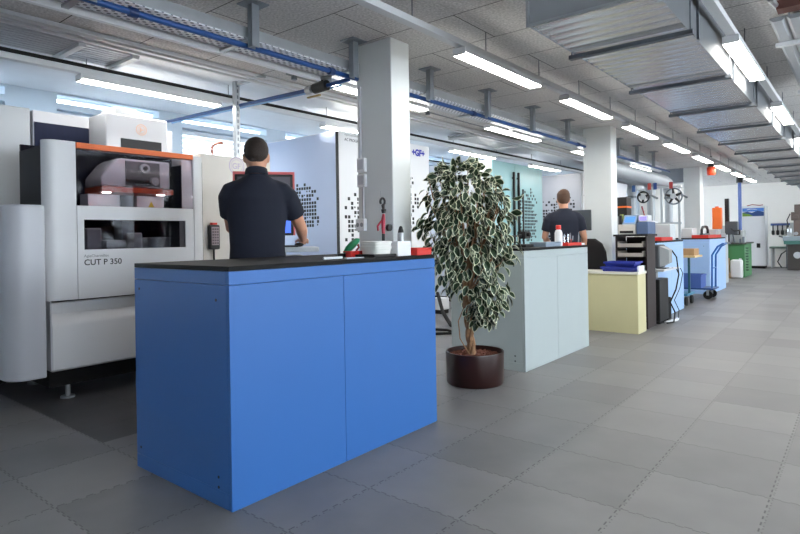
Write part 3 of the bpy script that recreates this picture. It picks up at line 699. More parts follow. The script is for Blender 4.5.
# on the grey bench
hg = thing('height_gauge', 'black height gauge with tall column and clamp on the grey bench', 'height gauge', (-2.5, 4.92, TZ))
B(-2.58, -2.44, 4.86, 5.03, TZ, TZ+.03).build('base', BLACK, hg, bevel=.006)
MB().tube([(-2.51, 4.96, TZ+.0305), (-2.51, 4.96, TZ+.55)], .009, 10).build('column', BLACK, hg)
MB().box(-2.55, -2.47, 4.91, 5.01, TZ+.08, TZ+.15).disc((-2.51, 5.011, TZ+.11), (0, 1, 0), .02, .06, 12).disc((-2.51, 4.85, TZ+.11), (0, 1, 0), .014, .055, 12).disc((-2.47, 4.96, TZ+.12), (1, 0, 0), .02, .03, 12).build('slide_clamp', BLACK, hg)
MB().tube([(-2.5, 4.85, TZ+.11), (-2.5, 4.68, TZ+.105)], .008, 8).build('arm', BLACK, hg)
gb = thing('grey_tray_box', 'low grey-blue metal box on the grey bench beside the height gauge', 'box', (-2.42, 5.2, TZ))
B(-2.48, -2.33, 5.06, 5.40, TZ, TZ+.032).build('body', mat('grey_blue_metal', (134, 150, 168), .4), gb, bevel=.004)
B(-2.482, -2.328, 5.058, 5.402, TZ+.0325, TZ+.045).build('lid', mat('grey_blue_metal', (134, 150, 168), .4), gb, bevel=.003)
bo = thing('white_bottle', 'white bottle with red cap on the grey bench', 'bottle', (-2.4, 5.45, TZ))
MB().lathe((-2.38, 5.46), [(.035, TZ), (.038, TZ+.01), (.038, TZ+.13), (.03, TZ+.155), (.018, TZ+.165)], 18).build('body', WHITE, bo)
MB().lathe((-2.38, 5.46), [(.026, TZ+.1655), (.026, TZ+.205), (.02, TZ+.21)], 16).build('cap', RED, bo)
r2_ = thing('red_tray', 'red tray on the grey bench below the second man', 'tray', (-2.42, 5.7, TZ))
MB().box(-2.55, -2.31, 5.53, 5.88, TZ, TZ+.006).box(-2.55, -2.545, 5.53, 5.88, TZ+.006, TZ+.03).box(-2.315, -2.31, 5.53, 5.88, TZ+.006, TZ+.03).box(-2.545, -2.315, 5.53, 5.535, TZ+.006, TZ+.03).box(-2.545, -2.315, 5.875, 5.88, TZ+.006, TZ+.03).build('body', RED, r2_)
GL = glass('clear_beaker_glass', (.86, .88, .9), rough=.03)
MET = mat('dull_metal_parts', (120, 122, 128), .4, metal=.5)
for i, (yy, rr, hh, lb) in enumerate([(5.60, .034, .10, 'left glass beaker in the red tray on the grey bench'), (5.70, .030, .12, 'right glass beaker in the red tray on the grey bench')]):
    tag(MB().lathe((-2.40, yy), [(rr, TZ+.0065), (rr, TZ+hh), (rr-.003, TZ+hh), (rr-.003, TZ+.012)], 18).build('glass_beaker', GL), lb, 'beaker')
for i, (yy, hh, tilt, lb) in enumerate([(5.78, .11, .02, 'metal tool standing left of two others in the red tray of the grey bench'), (5.815, .13, -.01, 'metal tool standing between two others in the red tray of the grey bench'), (5.85, .10, .025, 'metal tool standing at the right end of the red tray on the grey bench')]):
    t = thing('hand_tool', lb, 'hand tool', (-2.4, yy, TZ+.0065))
    MB().tube([(-2.4, yy, TZ+.0065), (-2.4, yy+tilt*.5, TZ+hh*.5)], .009, 8).build('handle', [BLACK, mat('tool_red', (160, 40, 40), .5)][i % 2], t)
    MB().tube([(-2.4, yy+tilt*.5, TZ+hh*.5+.0005), (-2.4, yy+tilt, TZ+hh)], .006, 8).build('blade', MET, t)
tag(B(-2.42, -2.31, 5.89, 5.97, TZ, TZ+.022).build('paper_stack', cl), 'small stack of white paper at the far end of the grey bench', 'paper')
# pillar fittings
for i, (z0, z1, lb) in enumerate([(1.735, 1.85, 'upper white switch box on the near pillar'), (1.61, 1.715, 'lower white switch box on the near pillar')]):
    t = thing('switch_box', lb, 'switch box', (-3.25, 3.52, z0))
    B(-3.29, -3.205, 3.495, 3.5295, z0, z1).build('housing', WHITE, t, bevel=.004)
    B(-3.28, -3.215, 3.490, 3.4945, z0+.02, z1-.012).build('cover', WHITE2, t, bevel=.002)
t = thing('power_socket', 'white double power socket on the near pillar above the bench', 'socket', (-3.26, 3.51, 1.24))
B(-3.31, -3.215, 3.49, 3.5295, 1.245, 1.345).build('housing', WHITE, t, bevel=.004)
MB().disc((-3.285, 3.489, 1.295), (0, 1, 0), .018, .003, 14).disc((-3.24, 3.489, 1.295), (0, 1, 0), .018, .003, 14).build('socket_face', GREYM, t)
t = MB().box(-3.255, -3.24, 3.515, 3.5295, 1.346, 1.609).box(-3.28, -3.26, 3.512, 3.5295, 1.852, 2.45)
tag(t.build('cable_duct', WHITE2), 'thin cable channel running up the near pillar through the switch boxes', 'cable channel')

# ------------------------------------------------------------------ potted ficus
random.seed(23)
px, py = -2.47, 3.985
pl = thing('potted_ficus', 'variegated weeping fig tree in a round dark brown pot', 'potted plant', (px, py, 0))
MB().lathe((px, py), [(.222, 0), (.23, .012), (.236, .25), (.234, .257), (.224, .257), (.221, .215), (.20, .20)], 48).build('pot', POT, pl)
mb = MB()
mb.lathe((px, py), [(.2205, .205), (.2205, .216), (.12, .222), (.01, .226)], 40)
for k in range(420):
    a = random.random()*2*pi; r = .203*math.sqrt(random.random()); s_ = .006+random.random()*.006
    mb.ell((px+r*cos(a), py+r*sin(a), .222+random.random()*.006), s_, s_*.85, s_*.8, 6, 4)
mb.build('clay_granules', CLAY, pl)
mb = MB()
rg = Vector((cos(YAW), sin(YAW), 0)); fw = Vector((-sin(YAW), cos(YAW), 0)); c0 = Vector((px, py, 0))
def W(a, b, z): return c0+rg*a+fw*b+Vector((0, 0, z))
for ph in (0, 2.1, 4.2):
    mb.tube([W(-.02-.045*t+.019*cos(ph+9*t), .019*sin(ph+9*t), .2+.52*t) for t in [i/14 for i in range(15)]], [.022-.006*i/14 for i in range(15)], 9)
mb.build('trunk', BARK, pl)
mb = MB(); br_ends = []
for k in range(34):
    a = 2*pi*k/34+random.random()*.3; z0 = .66+.12*random.random(); h = .25+.75*random.random(); sp = .12+.26*random.random()
    ax = (-.05, 0)
    top = (ax[0]+sp*cos(a), ax[1]+sp*sin(a)*.8, z0+h)
    path = [W(-.06+.01*cos(a), .01*sin(a), z0), W(-.05+.4*sp*cos(a), .35*sp*sin(a), z0+.45*h), W(top[0]-.1*sp*cos(a), top[1], z0+.85*h), W(*top)]
    mb.tube(path, [.010, .007, .005, .002], 6)
    br_ends.append(path)
mb.tube([W(-.04, -.02, .22), W(-.12, -.03, .36), W(-.13, -.02, .5), W(-.06, 0, .66)], [.006, .005, .005, .004], 6)
mb.build('branches', BARK, pl)
mb = MB()
def leaf(p, d, nrm, L):
    """folded oval leaf with a pale margin; d points to the tip"""
    d = d.normalized(); s = d.cross(nrm).normalized(); nrm = s.cross(d).normalized(); w = L*.31
    T = (0, .18, .42, .68, .88, 1.0); Wd = (.06, .72, 1., .78, .38, .0)
    def pt(t, q, k): return p+d*(t*L)+s*(q*w*k)+nrm*(abs(q)*w*.35-.10*L*(2*t-1)**2)
    vs = []
    for t, q in zip(T, Wd):
        i = max(q-.22, q*.6)
        for k in (-q, -i, 0, i, q): vs.append(pt(t, k, 1))
    n0 = len(vs); fs = []; ms_ = []
    for r in range(5):
        for c in range(4):
            a = r*5+c; fs.append((a, a+1, a+6, a+5)); ms_.append(1 if c in (0, 3) or r == 4 else 0)
    k = len(mb.v); mb.v += [tuple(v) for v in vs]
    for f, m in zip(fs, ms_): mb.f.append([i+k for i in f]); mb.m.append(m)
def crown_ok(a, z):
    """silhouette of the crown: half-widths left/right of the trunk by height"""
    pr = [(.50, -.01, .13), (.60, -.05, .24), (.70, -.09, .29), (.80, -.28, .29), (.9, -.39, .24), (1.0, -.40, .33), (1.15, -.42, .36), (1.3, -.44, .36), (1.45, -.42, .33), (1.58, -.39, .28), (1.68, -.33, .12), (1.76, -.24, .02), (1.80, -.1, -.06)]
    for (z0, l0, r0), (z1, l1, r1) in zip(pr, pr[1:]):
        if z0 <= z <= z1:
            t = (z-z0)/(z1-z0); return l0+(l1-l0)*t <= a <= r0+(r1-r0)*t, (l0+(l1-l0)*t, r0+(r1-r0)*t)
    return False, (0, 0)
cnt = 0
while cnt < 1300:
    z = .5+1.29*random.random(); ok, (l, r) = crown_ok(-.05, z)
    mid, hw = (l+r)/2, (r-l)/2
    th = random.random()*2*pi; q = random.random()**.42
    if z < .95 and random.random() < .35: continue
    a = mid+hw*q*cos(th); b = hw*.85*q*sin(th)
    if math.sin(a*13+z*9)*math.sin(z*11+b*12+1) > .66: continue
    p = W(a, b, z)
    out = rg*cos(th)+fw*sin(th)
    d = out*(.55*random.random()+.15)+Vector((0, 0, -1))*(.55+.6*random.random())+Vector((random.gauss(0, .25), random.gauss(0, .25), random.gauss(0, .25)))
    if random.random() < (z-1.45)/.3: d = out*.8+Vector((random.gauss(0, .3), random.gauss(0, .3), random.gauss(.15, .35)))
    nrm = out+Vector((random.gauss(0, .4), random.gauss(0, .4), .35+random.gauss(0, .4)))
    leaf(p, d, nrm, .064+.040*random.random()); cnt += 1
mb.build('foliage', [LEAF, LEAFC], pl, fix=False)
# ------------------------------------------------------------------ people
def fused(name, mb, m, parent, voxel, smooth=4):
    """several overlapping lofts melted into one continuous skin"""
    me = mb.mesh(name, m)
    o = bpy.data.objects.new(name, me); COL.objects.link(o)
    r = o.modifiers.new('r', 'REMESH'); r.mode = 'VOXEL'; r.voxel_size = voxel
    s = o.modifiers.new('s', 'SMOOTH'); s.iterations = smooth; s.factor = .5
    bpy.context.view_layer.update()
    me2 = bpy.data.meshes.new_from_object(o.evaluated_get(bpy.context.evaluated_depsgraph_get()))
    bpy.data.objects.remove(o)
    me2.name = name; me2.materials.clear(); me2.materials.append(m)
    me2.polygons.foreach_set('use_smooth', [True]*len(me2.polygons))
    p = bpy.data.objects.new(name, me2); COL.objects.link(p); p.parent = parent; BASE[p] = BASE[parent]
    return p
def loft(mb, rings, n=20):
    """rings: (cx, cy, z, rx, ry)"""
    mb.ring([[(cx+rx*cos(2*pi*k/n), cy+ry*sin(2*pi*k/n), z) for k in range(n)] for cx, cy, z, rx, ry in rings])
def hand(mb, wrist, aim, side, curl=.5):
    """palm, four bent fingers, a thumb leaving the side of the palm; aim = unit direction of the hand, palm down"""
    w = Vector(wrist); d = Vector(aim).normalized(); s = d.cross(Vector((0, 0, 1))).normalized()*side; dn = -Vector((0, 0, 1))
    dn = (dn-d*dn.dot(d)).normalized()
    rings = []
    for t, hw, hh in ((-.02, .027, .021), (.02, .034, .017), (.06, .042, .016), (.09, .041, .014)):
        c = w+d*t
        rings.append([c+s*hw*cos(2*pi*k/14)+dn*hh*sin(2*pi*k/14) for k in range(14)])
    mb.ring(rings)
    for off, L in ((-.031, .058), (-.010, .074), (.011, .080), (.031, .070)):     # little finger to index finger
        p = w+d*.082+s*off; q = d; path = [p-d*.02, p]
        for j, f in enumerate((.45, .3, .25)):
            q = (q*cos(curl*.5*(j+.6))+dn*sin(curl*.5*(j+.6))).normalized(); p = p+q*L*f; path.append(p)
        mb.tube(path, [.0095, .0095, .009, .0082, .0065], 8)
    p = w+d*.03+s*.03
    mb.tube([w+d*.012+s*.02, p, p+(d*.6+s*.7+dn*.25).normalized()*.034, p+(d*.6+s*.7+dn*.25).normalized()*.034+(d*.95+s*.1+dn*.3).normalized()*.03], [.013, .0125, .0105, .008], 8)
def person(loc, rz, label, hairm, arms, hair_rings, collar, build=1.0, head_turn=0.):
    t = thing('person', label, 'person', loc, rz=rz)
    k = build
    mb = MB()
    # head, face, neck
    hy = .035
    loft(mb, [(0, hy+.05, 1.632, .03, .03), (0, hy+.03, 1.645, .052, .062), (0, hy+.018, 1.67, .064, .082), (0, hy+.006, 1.71, .073, .094), (0, hy, 1.755, .078, .099), (0, hy-.003, 1.795, .077, .098), (0, hy-.005, 1.83, .066, .085), (0, hy-.006, 1.855, .043, .056), (0, hy-.006, 1.866, .014, .02)], 24)
    loft(mb, [(0, -.01, 1.50, .085, .07), (0, -.006, 1.58, .062, .062), (0, .0, 1.65, .058, .06), (0, .01, 1.70, .06, .066)])
    for sx in (-1, 1):
        mb.ell((sx*.081, hy-.005, 1.735), .011, .022, .034); mb.ell((sx*.078, hy+.0, 1.712), .009, .012, .014)
        mb.ell((sx*.028, hy+.092, 1.768), .022, .012, .008)
    mb.tube([(0, hy+.094, 1.762), (0, hy+.112, 1.73), (0, hy+.113, 1.718), (0, hy+.092, 1.706)], [.008, .012, .015, .010], 8)
    mb.ell((0, hy+.083, 1.682), .026, .012, .006); mb.ell((0, hy+.084, 1.672), .022, .012, .007)
    # trunk under the clothes
    loft(mb, [(0, 0, .86, .15, .10), (0, 0, 1.0, .165, .105), (0, 0, 1.15, .155, .098), (0, 0, 1.3, .172, .105), (0, 0, 1.42, .185, .11), (0, 0, 1.50, .17, .09), (0, 0, 1.55, .10, .07)])
    for sx in (-1, 1):
        mb.tube([(sx*.09, 0, .92), (sx*.095, .005, .72), (sx*.1, .01, .5), (sx*.1, -.01, .35), (sx*.1, -.015, .09)], [.085, .078, .052, .05, .035], 14)
        mb.tube([(sx*.1, -.03, .055), (sx*.105, .06, .04), (sx*.11, .15, .025)], [.035, .038, .025], 12)
    for side, (sh, el, wr, aim, curl) in arms.items():
        sh, el, wr = Vector(sh), Vector(el), Vector(wr)
        mb.tube([sh, sh.lerp(el, .35), sh.lerp(el, .75), el, el.lerp(wr, .3), el.lerp(wr, .7), wr, wr+(wr-el).normalized()*.015], [.058, .054, .046, .041, .043, .034, .026, .025], 14)
        hand(mb, wr, aim, -1 if side == 'r' else 1, curl)
    body = fused('body', mb, SKIN, t, .0062, 3)
    for sx in (-1, 1): MB().ell((sx*.03, hy+.086, 1.752), .012, .01, .008).build('eye', WHITE, t, local=True)
    # hair
    mb = MB(); loft(mb, hair_rings(hy), 24); fused('hair', mb, hairm, t, .007, 2)
    # shirt with short sleeves
    mb = MB()
    loft(mb, [(0, 0, .93, .188*k, .128), (0, 0, 1.02, .190*k, .128), (0, 0, 1.12, .183*k, .122), (0, -.003, 1.24, .188*k, .124), (0, -.006, 1.36, .203*k, .132), (0, -.008, 1.45, .212*k, .132), (0, -.008, 1.50, .205*k, .116), (0, -.006, 1.545, .165*k, .098), (0, -.004, 1.585, .112*k, .082), (0, -.002, 1.615, .074, .074), (0, 0, 1.62, .06, .06)], 28)
    for side, (sh, el, wr, aim, curl) in arms.items():
        sh, el = Vector(sh), Vector(el); sx = 1 if side == 'r' else -1
        mb.tube([(sx*.06, -.004, 1.535), (sx*.115, -.004, 1.522), (sx*.165, -.003, 1.497), sh, sh.lerp(el, .25), sh.lerp(el, .56), sh.lerp(el, .62)], [.05, .062, .072, .078, .076, .072, .070], 18)
    fused('shirt', mb, SHIRT, t, .0095, 5)
    if collar:
        mb = MB(); mb.ring([[(rx*cos(2*pi*j/28), ry*sin(2*pi*j/28)+oy, z+.02*(-sin(2*pi*j/28))*.6) for j in range(28)] for rx, ry, oy, z in ((.082, .084, -.002, 1.605), (.072, .072, 0, 1.652), (.068, .068, 0, 1.655), (.066, .066, 0, 1.61))], False)
        mb.build('collar', SHIRT, t, local=True)
    # trousers, belt, shoes
    mb = MB()
    loft(mb, [(0, 0, .80, .165, .118), (0, 0, .88, .182, .125), (0, 0, .98, .180, .120)], 24)
    for sx in (-1, 1): mb.tube([(sx*.088, 0, .93), (sx*.095, .005, .72), (sx*.1, .01, .5), (sx*.1, -.008, .3), (sx*.1, -.01, .06)], [.098, .092, .07, .064, .06], 16)
    fused('trousers', mb, JEANS, t, .0115, 3)
    for sx in (-1, 1):
        mb = MB(); mb.ring([[(sx*.105+w*cos(2*pi*j/18), cy+l*sin(2*pi*j/18), z) for j in range(18)] for w, l, cy, z in ((.047, .14, .06, 0), (.05, .145, .06, .02), (.046, .135, .055, .05), (.042, .10, .02, .085), (.04, .05, -.02, .10))])
        mb.build('shoe', BLACKM, t, local=True)
    return t
def short_hair(hy): return [(0, hy-.062, 1.69, .034, .026), (0, hy-.05, 1.712, .054, .046), (0, hy-.036, 1.735, .0735, .072), (0, hy-.022, 1.765, .0835, .086), (0, hy-.012, 1.80, .0835, .095), (0, hy-.008, 1.835, .073, .09), (0, hy-.006, 1.862, .05, .063), (0, hy-.006, 1.876, .018, .024)]
def full_hair(hy): return [(0, hy-.062, 1.675, .036, .028), (0, hy-.05, 1.695, .06, .052), (0, hy-.038, 1.715, .076, .07), (0, hy-.028, 1.74, .085, .084), (0, hy-.016, 1.78, .090, .096), (0, hy-.006, 1.82, .088, .104), (.004, hy, 1.855, .072, .092), (.008, hy, 1.88, .045, .06), (.008, hy, 1.892, .015, .02)]
person((-3.25, 2.445, 0), R(52), 'short-haired man in navy polo shirt at the console behind the blue bench', HAIR,
       {'r': ((.20, 0, 1.46), (.30, .10, 1.255), (.325, .30, 1.17), (.1, 1, -.12), .35), 'l': ((-.178, 0, 1.46), (-.176, .10, 1.255), (-.10, .30, 1.30), (.6, .8, .0), .9)}, short_hair, True).scale = (1.01, 1.01, 1.012)
person((-3.06, 7.2, 0), R(30), 'brown-haired man in dark navy t-shirt standing behind the grey bench', HAIR2,
       {'r': ((.205, 0, 1.455), (.27, .02, 1.22), (.29, .20, 1.04), (.1, 1, -.4), .5), 'l': ((-.205, 0, 1.455), (-.26, .05, 1.22), (-.16, .25, 1.10), (.5, .9, -.2), .8)}, full_hair, False, 1.0).scale = (.945,)*3

# ------------------------------------------------------------------ middle distance
ch = thing('office_chair', 'black office chair between the grey bench and the yellow cabinet', 'chair', (-2.84, 7.56, 0))
cx, cy = -2.84, 7.56
MB().prism([(cx-.19, .64), (cx+.19, .64), (cx+.215, .80), (cx+.20, .95), (cx+.15, 1.06), (cx+.06, 1.125), (cx-.06, 1.125), (cx-.15, 1.06), (cx-.20, .95), (cx-.215, .80)], 'y', cy-.03, cy+.03).build('backrest', mat('black_mesh_fabric', (30, 28, 30), .8, bump=.3, bscale=200), ch, bevel=.02)
B(cx-.22, cx+.22, cy+.06, cy+.50, .44, .52).build('seat', BLACKM, ch, bevel=.03)
MB().tube([(cx, cy+.27, .435), (cx, cy+.27, .13)], .025, 10).build('gas_column', STEELD, ch)
MB().tube([(cx, cy+.2, .42), (cx, cy-.02, .46), (cx, cy, .70)], .018, 8).build('back_support', BLACK, ch)
for k in range(5):
    a = 2*pi*k/5+.3
    l = MB().tube([(cx, cy+.27, .115), (cx+.25*cos(a), cy+.27+.25*sin(a), .075)], [.022, .015], 8).build('leg', BLACK, ch)
    MB().disc((cx+.25*cos(a), cy+.258+.25*sin(a), .028), (0, 1, 0), .028, .024, 12).build('castor', BLACKM, l)
mo = thing('monitor', 'dark grey monitor left of the second pillar beside the second man', 'monitor', (-3.2, 8.17, .9))
B(-3.36, -3.06, 8.16, 8.19, 1.24, 1.54).build('screen', mat('dark_screen', (70, 76, 80), .3), mo, bevel=.006)
B(-3.24, -3.18, 8.165, 8.195, .9, 1.2395).build('stand', BLACK, mo)
st_ = thing('side_table', 'white side table carrying the monitor left of the second pillar', 'table', (-3.3, 8.17, 0))
B(-3.5, -3.1, 8.05, 8.28, .87, .8995).build('tabletop', WHITE, st_)
for x in (-3.48, -3.15):
    for y in (8.07, 8.24): B(x, x+.03, y, y+.03, 0, .8695).build('leg', GREYM, st_)
yc = thing('yellow_cabinet', 'low pale yellow cabinet with white top and blue trays beyond the grey bench', 'cabinet', (-2.45, 7.1, 0))
B(-2.85, -2.065, 6.965, 7.27, .0, .70).build('carcass', CREAM, yc, bevel=.002)
B(-2.85, -2.0645, 6.955, 6.9645, .0, .69).build('front_board', CREAM, yc, bevel=.002)
B(-2.87, -2.055, 6.945, 7.28, .7005, .73).build('top_board', mat('white_board', (226, 222, 210), .5), yc, bevel=.002)
for i, (x0, x1, z, lb) in enumerate([(-2.50, -2.09, .7305, 'lower blue plastic tray of the stack on the yellow cabinet'), (-2.46, -2.10, .792, 'upper blue plastic tray of the stack on the yellow cabinet')]):
    t = thing('blue_tray', lb, 'tray', ((x0+x1)/2, 7.1, z), 'blue trays on the yellow cabinet')
    MB().ring([[(x0+e, 6.97+e, zz), (x1-e, 6.97+e, zz), (x1-e, 7.25-e, zz), (x0+e, 7.25-e, zz)] for e, zz in ((.02, z), (.0, z+.045), (.01, z+.045), (.026, z+.008))]).build('tray_body', BLUET, t)
    MB().box(x0-.008, x1+.008, 6.962, 6.97, z+.035, z+.055).box(x0-.008, x1+.008, 7.25, 7.258, z+.035, z+.055).box(x0-.008, x0, 6.97, 7.25, z+.035, z+.055).box(x1, x1+.008, 6.97, 7.25, z+.035, z+.055).build('rim', BLUET, t)
tag(B(-2.08, -2.058, 7.0, 7.2, .7305, .80).build('paper_block', cl) , 'small white block beside the blue trays on the yellow cabinet', 'paper')
# dark equipment rack with paper trays and instruments
DK = mat('dark_brown_board', (44, 34, 34), .5)
rk = thing('equipment_rack', 'dark open equipment rack carrying instruments behind the yellow cabinet', 'rack', (-2.2688, 7.75, 0))
B(-2.0996, -2.0816, 7.40, 7.76, 0, 1.15).build('side_panel', DK, rk); B(-2.4632, -2.4452, 7.40, 7.76, 0, 1.15).build('side_panel', DK, rk)
B(-2.435, -2.12, 7.7505, 7.76, .1, 1.14).build('back_board', DK, rk)
for z in (.08, .70, .88, 1.0): B(-2.4448, -2.1, 7.42, 7.75, z, z+.015).build('shelf', DK, rk)
B(-2.4776, -2.06, 7.36, 7.78, 1.1505, 1.175).build('top_board', BLACK, rk)
PAP = mat('grey_beige_tray', (176, 168, 158), .5)
for i, (z, nm) in enumerate([(.7155, 'lowest'), (.8955, 'middle'), (1.0155, 'topmost')]):
    t = thing('drawer_tray', nm+' of the grey paper trays in the dark equipment rack', 'tray', (-2.276, 7.6, z), 'paper trays in the rack')
    MB().box(-2.4272, -2.1248, 7.37, 7.72, z, z+.012).box(-2.4272, -2.42, 7.37, 7.72, z+.012, z+.07).box(-2.132, -2.1248, 7.37, 7.72, z+.012, z+.07).box(-2.42, -2.132, 7.37, 7.38, z+.012, z+.045).build('tray_body', PAP, t)
    B(-2.4128, -2.1392, 7.40, 7.70, z+.0125, z+.035).build('paper', cl, t)
ins = thing('test_instrument', 'beige bench instrument with blue display panel on the dark rack', 'instrument', (-2.3048, 7.6, 1.175))
B(-2.4272, -2.2184, 7.40, 7.74, 1.1755, 1.30).build('body', BEIGE, ins, bevel=.008)
B(-2.4056, -2.24, 7.392, 7.3995, 1.19, 1.22).build('slot', BLACK, ins)
MB().prism([(7.40, 1.3005), (7.66, 1.3005), (7.66, 1.42), (7.5, 1.42)], 'x', -2.3768, -2.2148).build('display_housing', mat('pale_blue_case', (138, 160, 184), .4), ins)
MB().prism([(7.4193, 1.3262), (7.4173, 1.3278), (7.4757, 1.3978), (7.4777, 1.3962)], 'x', -2.3552, -2.2328).build('display', emit('blue_display', (64, 118, 196), .6), ins)
tag(MB().box(-2.42, -2.3876, 7.41, 7.45, 1.3005, 1.42).build('handset', BLACK, bevel=.008), 'small black handset standing left of the blue display on the dark rack', 'handset')
tag(MB().box(-2.4236, -2.384, 7.46, 7.5, 1.3005, 1.43).build('yellow_meter', mat('olive_yellow', (150, 160, 80), .5), bevel=.006), 'small olive yellow meter behind the handset on the dark rack', 'meter')
lc = thing('meter_box', 'white meter box with violet screen on top of the blue-grey case', 'meter', (-2.1248, 7.6, 1.36))
B(-2.2112+.02, -2.0744, 7.45, 7.6, 1.3305, 1.41).build('body', WHITE, lc, bevel=.006)
B(-2.1788, -2.096, 7.443, 7.4495, 1.35, 1.395).build('screen', emit('violet_lcd', (130, 120, 220), .7), lc)
tag(B(-2.2076, -2.0672, 7.41, 7.74, 1.1755, 1.33).build('instrument_case', mat('blue_grey_case', (84, 104, 138), .45), bevel=.008), 'blue-grey instrument case right of the beige instrument on the rack', 'case')
# shelf, computer, old monitor and cables beside the rack
sb = thing('wall_shelf', 'small white shelf fixed to the dark rack carrying an old monitor', 'shelf', (-2.06, 8.35, .69))
B(-2.19, -1.99, 7.785, 8.6, .69, .71).build('board', WHITE, sb)
B(-2.11, -2.08, 7.785, 7.86, .60, .6895).build('bracket', GREYM, sb)
crt = thing('old_monitor', 'grey tube monitor turned sideways on the white shelf', 'monitor', (-2.1, 8.182, .71))
MB().box(-2.18, -2.10, 8.02, 8.326, .72, 1.03).build('screen_bezel', mat('dark_grey_plastic', (76, 80, 84), .5), crt, bevel=.02)
MB().ring([[(-2.0995, y, z) for y, z in ((8.038, .74), (8.308, .74), (8.308, 1.01), (8.038, 1.01))], [(-2.0, y, z) for y, z in ((8.092, .79), (8.254, .79), (8.254, .96), (8.092, .96))]]).build('tube_housing', mat('light_grey_plastic', (150, 152, 152), .5), crt)
B(-2.16, -2.04, 8.092, 8.254, .7105, .7195).build('foot', BLACK, crt)
pc = thing('computer_tower', 'black computer tower on the floor under the white shelf', 'computer', (-2.1, 8.2, 0))
B(-2.22, -2.06, 7.86, 8.28, .03, .58).build('case', BLACK, pc, bevel=.008)
B(-2.215, -2.065, 7.855, 7.8595, .05, .56).build('front_bezel', BLACKM, pc)
B(-2.21, -2.07, 7.88, 8.23, .0, .0295).build('foot', BLACKM, pc)
pp2 = MB().box(-2.19, -2.08, 8.31, 8.5, 0, .3)
tag(pp2.build('power_supply', BLACKM, bevel=.006), 'dark power supply box on the floor behind the computer tower', 'power supply')
random.seed(5)
for i, (x, y0, y1, lb) in enumerate([(-1.985, 8.3, 8.5, 'thick black cable drooping from the old monitor to the floor'), (-2.01, 8.4, 8.7, 'thin black cable hanging from the white shelf to the floor'), (-2.0, 8.58, 8.8, 'thin cable hanging at the right end of the white shelf')]):
    r = (.009, .006, .005)[i]
    p = [(x-.03, y0, .95-.24*(i > 0)), (x+.02, y0+.03, .86-.17*(i > 0)), (x+.03, y0+.1, .62), (x+.01, y0+.02, .42), (x-.03, y0-.12, .26), (x+.01, y0-.05, .12), (x+.03, y0-.2, .012), (x-.02, y0-.34, .012)]
    tag(MB().tube(p, r, 8).build('cable', BLACKM), lb, 'cable')
tag(MB().tube([(-2.03, 8.0, .012), (-1.99, 8.12, .012), (-2.0, 8.2, .014), (-1.97, 8.3, .012), (-1.99, 8.45, .012)], .02, 8).build('floor_cable', cl), 'pale cable bundle lying on the floor by the computer tower', 'cable')
# on the blue benches further back
t = thing('red_tray', 'red tray on the pale blue bench beside the equipment rack', 'tray', (-2.3, 8.8, TZ))
MB().box(-2.45, -2.22, 8.6, 9.2, TZ, TZ+.008).box(-2.45, -2.443, 8.6, 9.2, TZ+.008, TZ+.05).box(-2.227, -2.22, 8.6, 9.2, TZ+.008, TZ+.05).box(-2.443, -2.227, 8.6, 8.607, TZ+.008, TZ+.05).box(-2.443, -2.227, 9.193, 9.2, TZ+.008, TZ+.05).build('body', RED, t)
tag(B(-2.62, -2.48, 8.65, 8.95, TZ, TZ+.14).build('beige_case', BEIGE, bevel=.01), 'beige case on the pale blue bench behind the red tray', 'case')
tag(B(-2.6, -2.3, 9.4, 9.72, TZ, TZ+.25).build('grey_white_box', mat('grey_white_box', (206, 212, 214), .5), bevel=.008), 'large grey-white box at the far end of the pale blue bench by the rack', 'box')
t = thing('white_table_stand', 'white stand with flat shelf on the pale blue bench behind the red tray', 'stand', (-2.54, 9.0, TZ))
B(-2.62, -2.46, 8.62, 9.36, TZ+.27, TZ+.30).build('shelf', WHITE, t)
for yy in (8.97, 9.28): B(-2.58, -2.5, yy, yy+.06, TZ, TZ+.2695).build('leg', WHITE2, t)
t = thing('red_tray', 'long red tray of tools on the far pale blue bench', 'tray', (-2.4, 12.7, TZ))
MB().box(-2.6, -2.31, 12.2, 13.5, TZ, TZ+.01).box(-2.6, -2.59, 12.2, 13.5, TZ+.01, TZ+.06).box(-2.32, -2.31, 12.2, 13.5, TZ+.01, TZ+.06).box(-2.59, -2.32, 12.2, 12.21, TZ+.01, TZ+.06).box(-2.59, -2.32, 13.49, 13.5, TZ+.01, TZ+.06).build('body', RED, t)
t = thing('arched_tool', 'black arched tool standing in the red tray on the far bench', 'tool', (-2.45, 12.6, TZ+.01))
MB().tube([(-2.45, 12.35, TZ+.011), (-2.45, 12.35, TZ+.16), (-2.45, 12.45, TZ+.22), (-2.45, 12.8, TZ+.22), (-2.45, 12.9, TZ+.16), (-2.45, 12.9, TZ+.011)], .025, 8).build('arch', BLACK, t)
B(-2.5, -2.4, 12.4, 12.85, TZ+.011, TZ+.09).build('body', STEELD, t, bevel=.01)
tag(B(-2.85, -2.65, 12.5, 12.9, TZ, TZ+.2).build('white_case', WHITE, bevel=.01), 'white case behind the red tool tray on the far bench', 'case')
tag(B(-2.55, -2.40, 13.53, 13.7, TZ, TZ+.17).build('grey_device', GREYL, bevel=.01), 'small light grey device at the far end of the far bench', 'device')
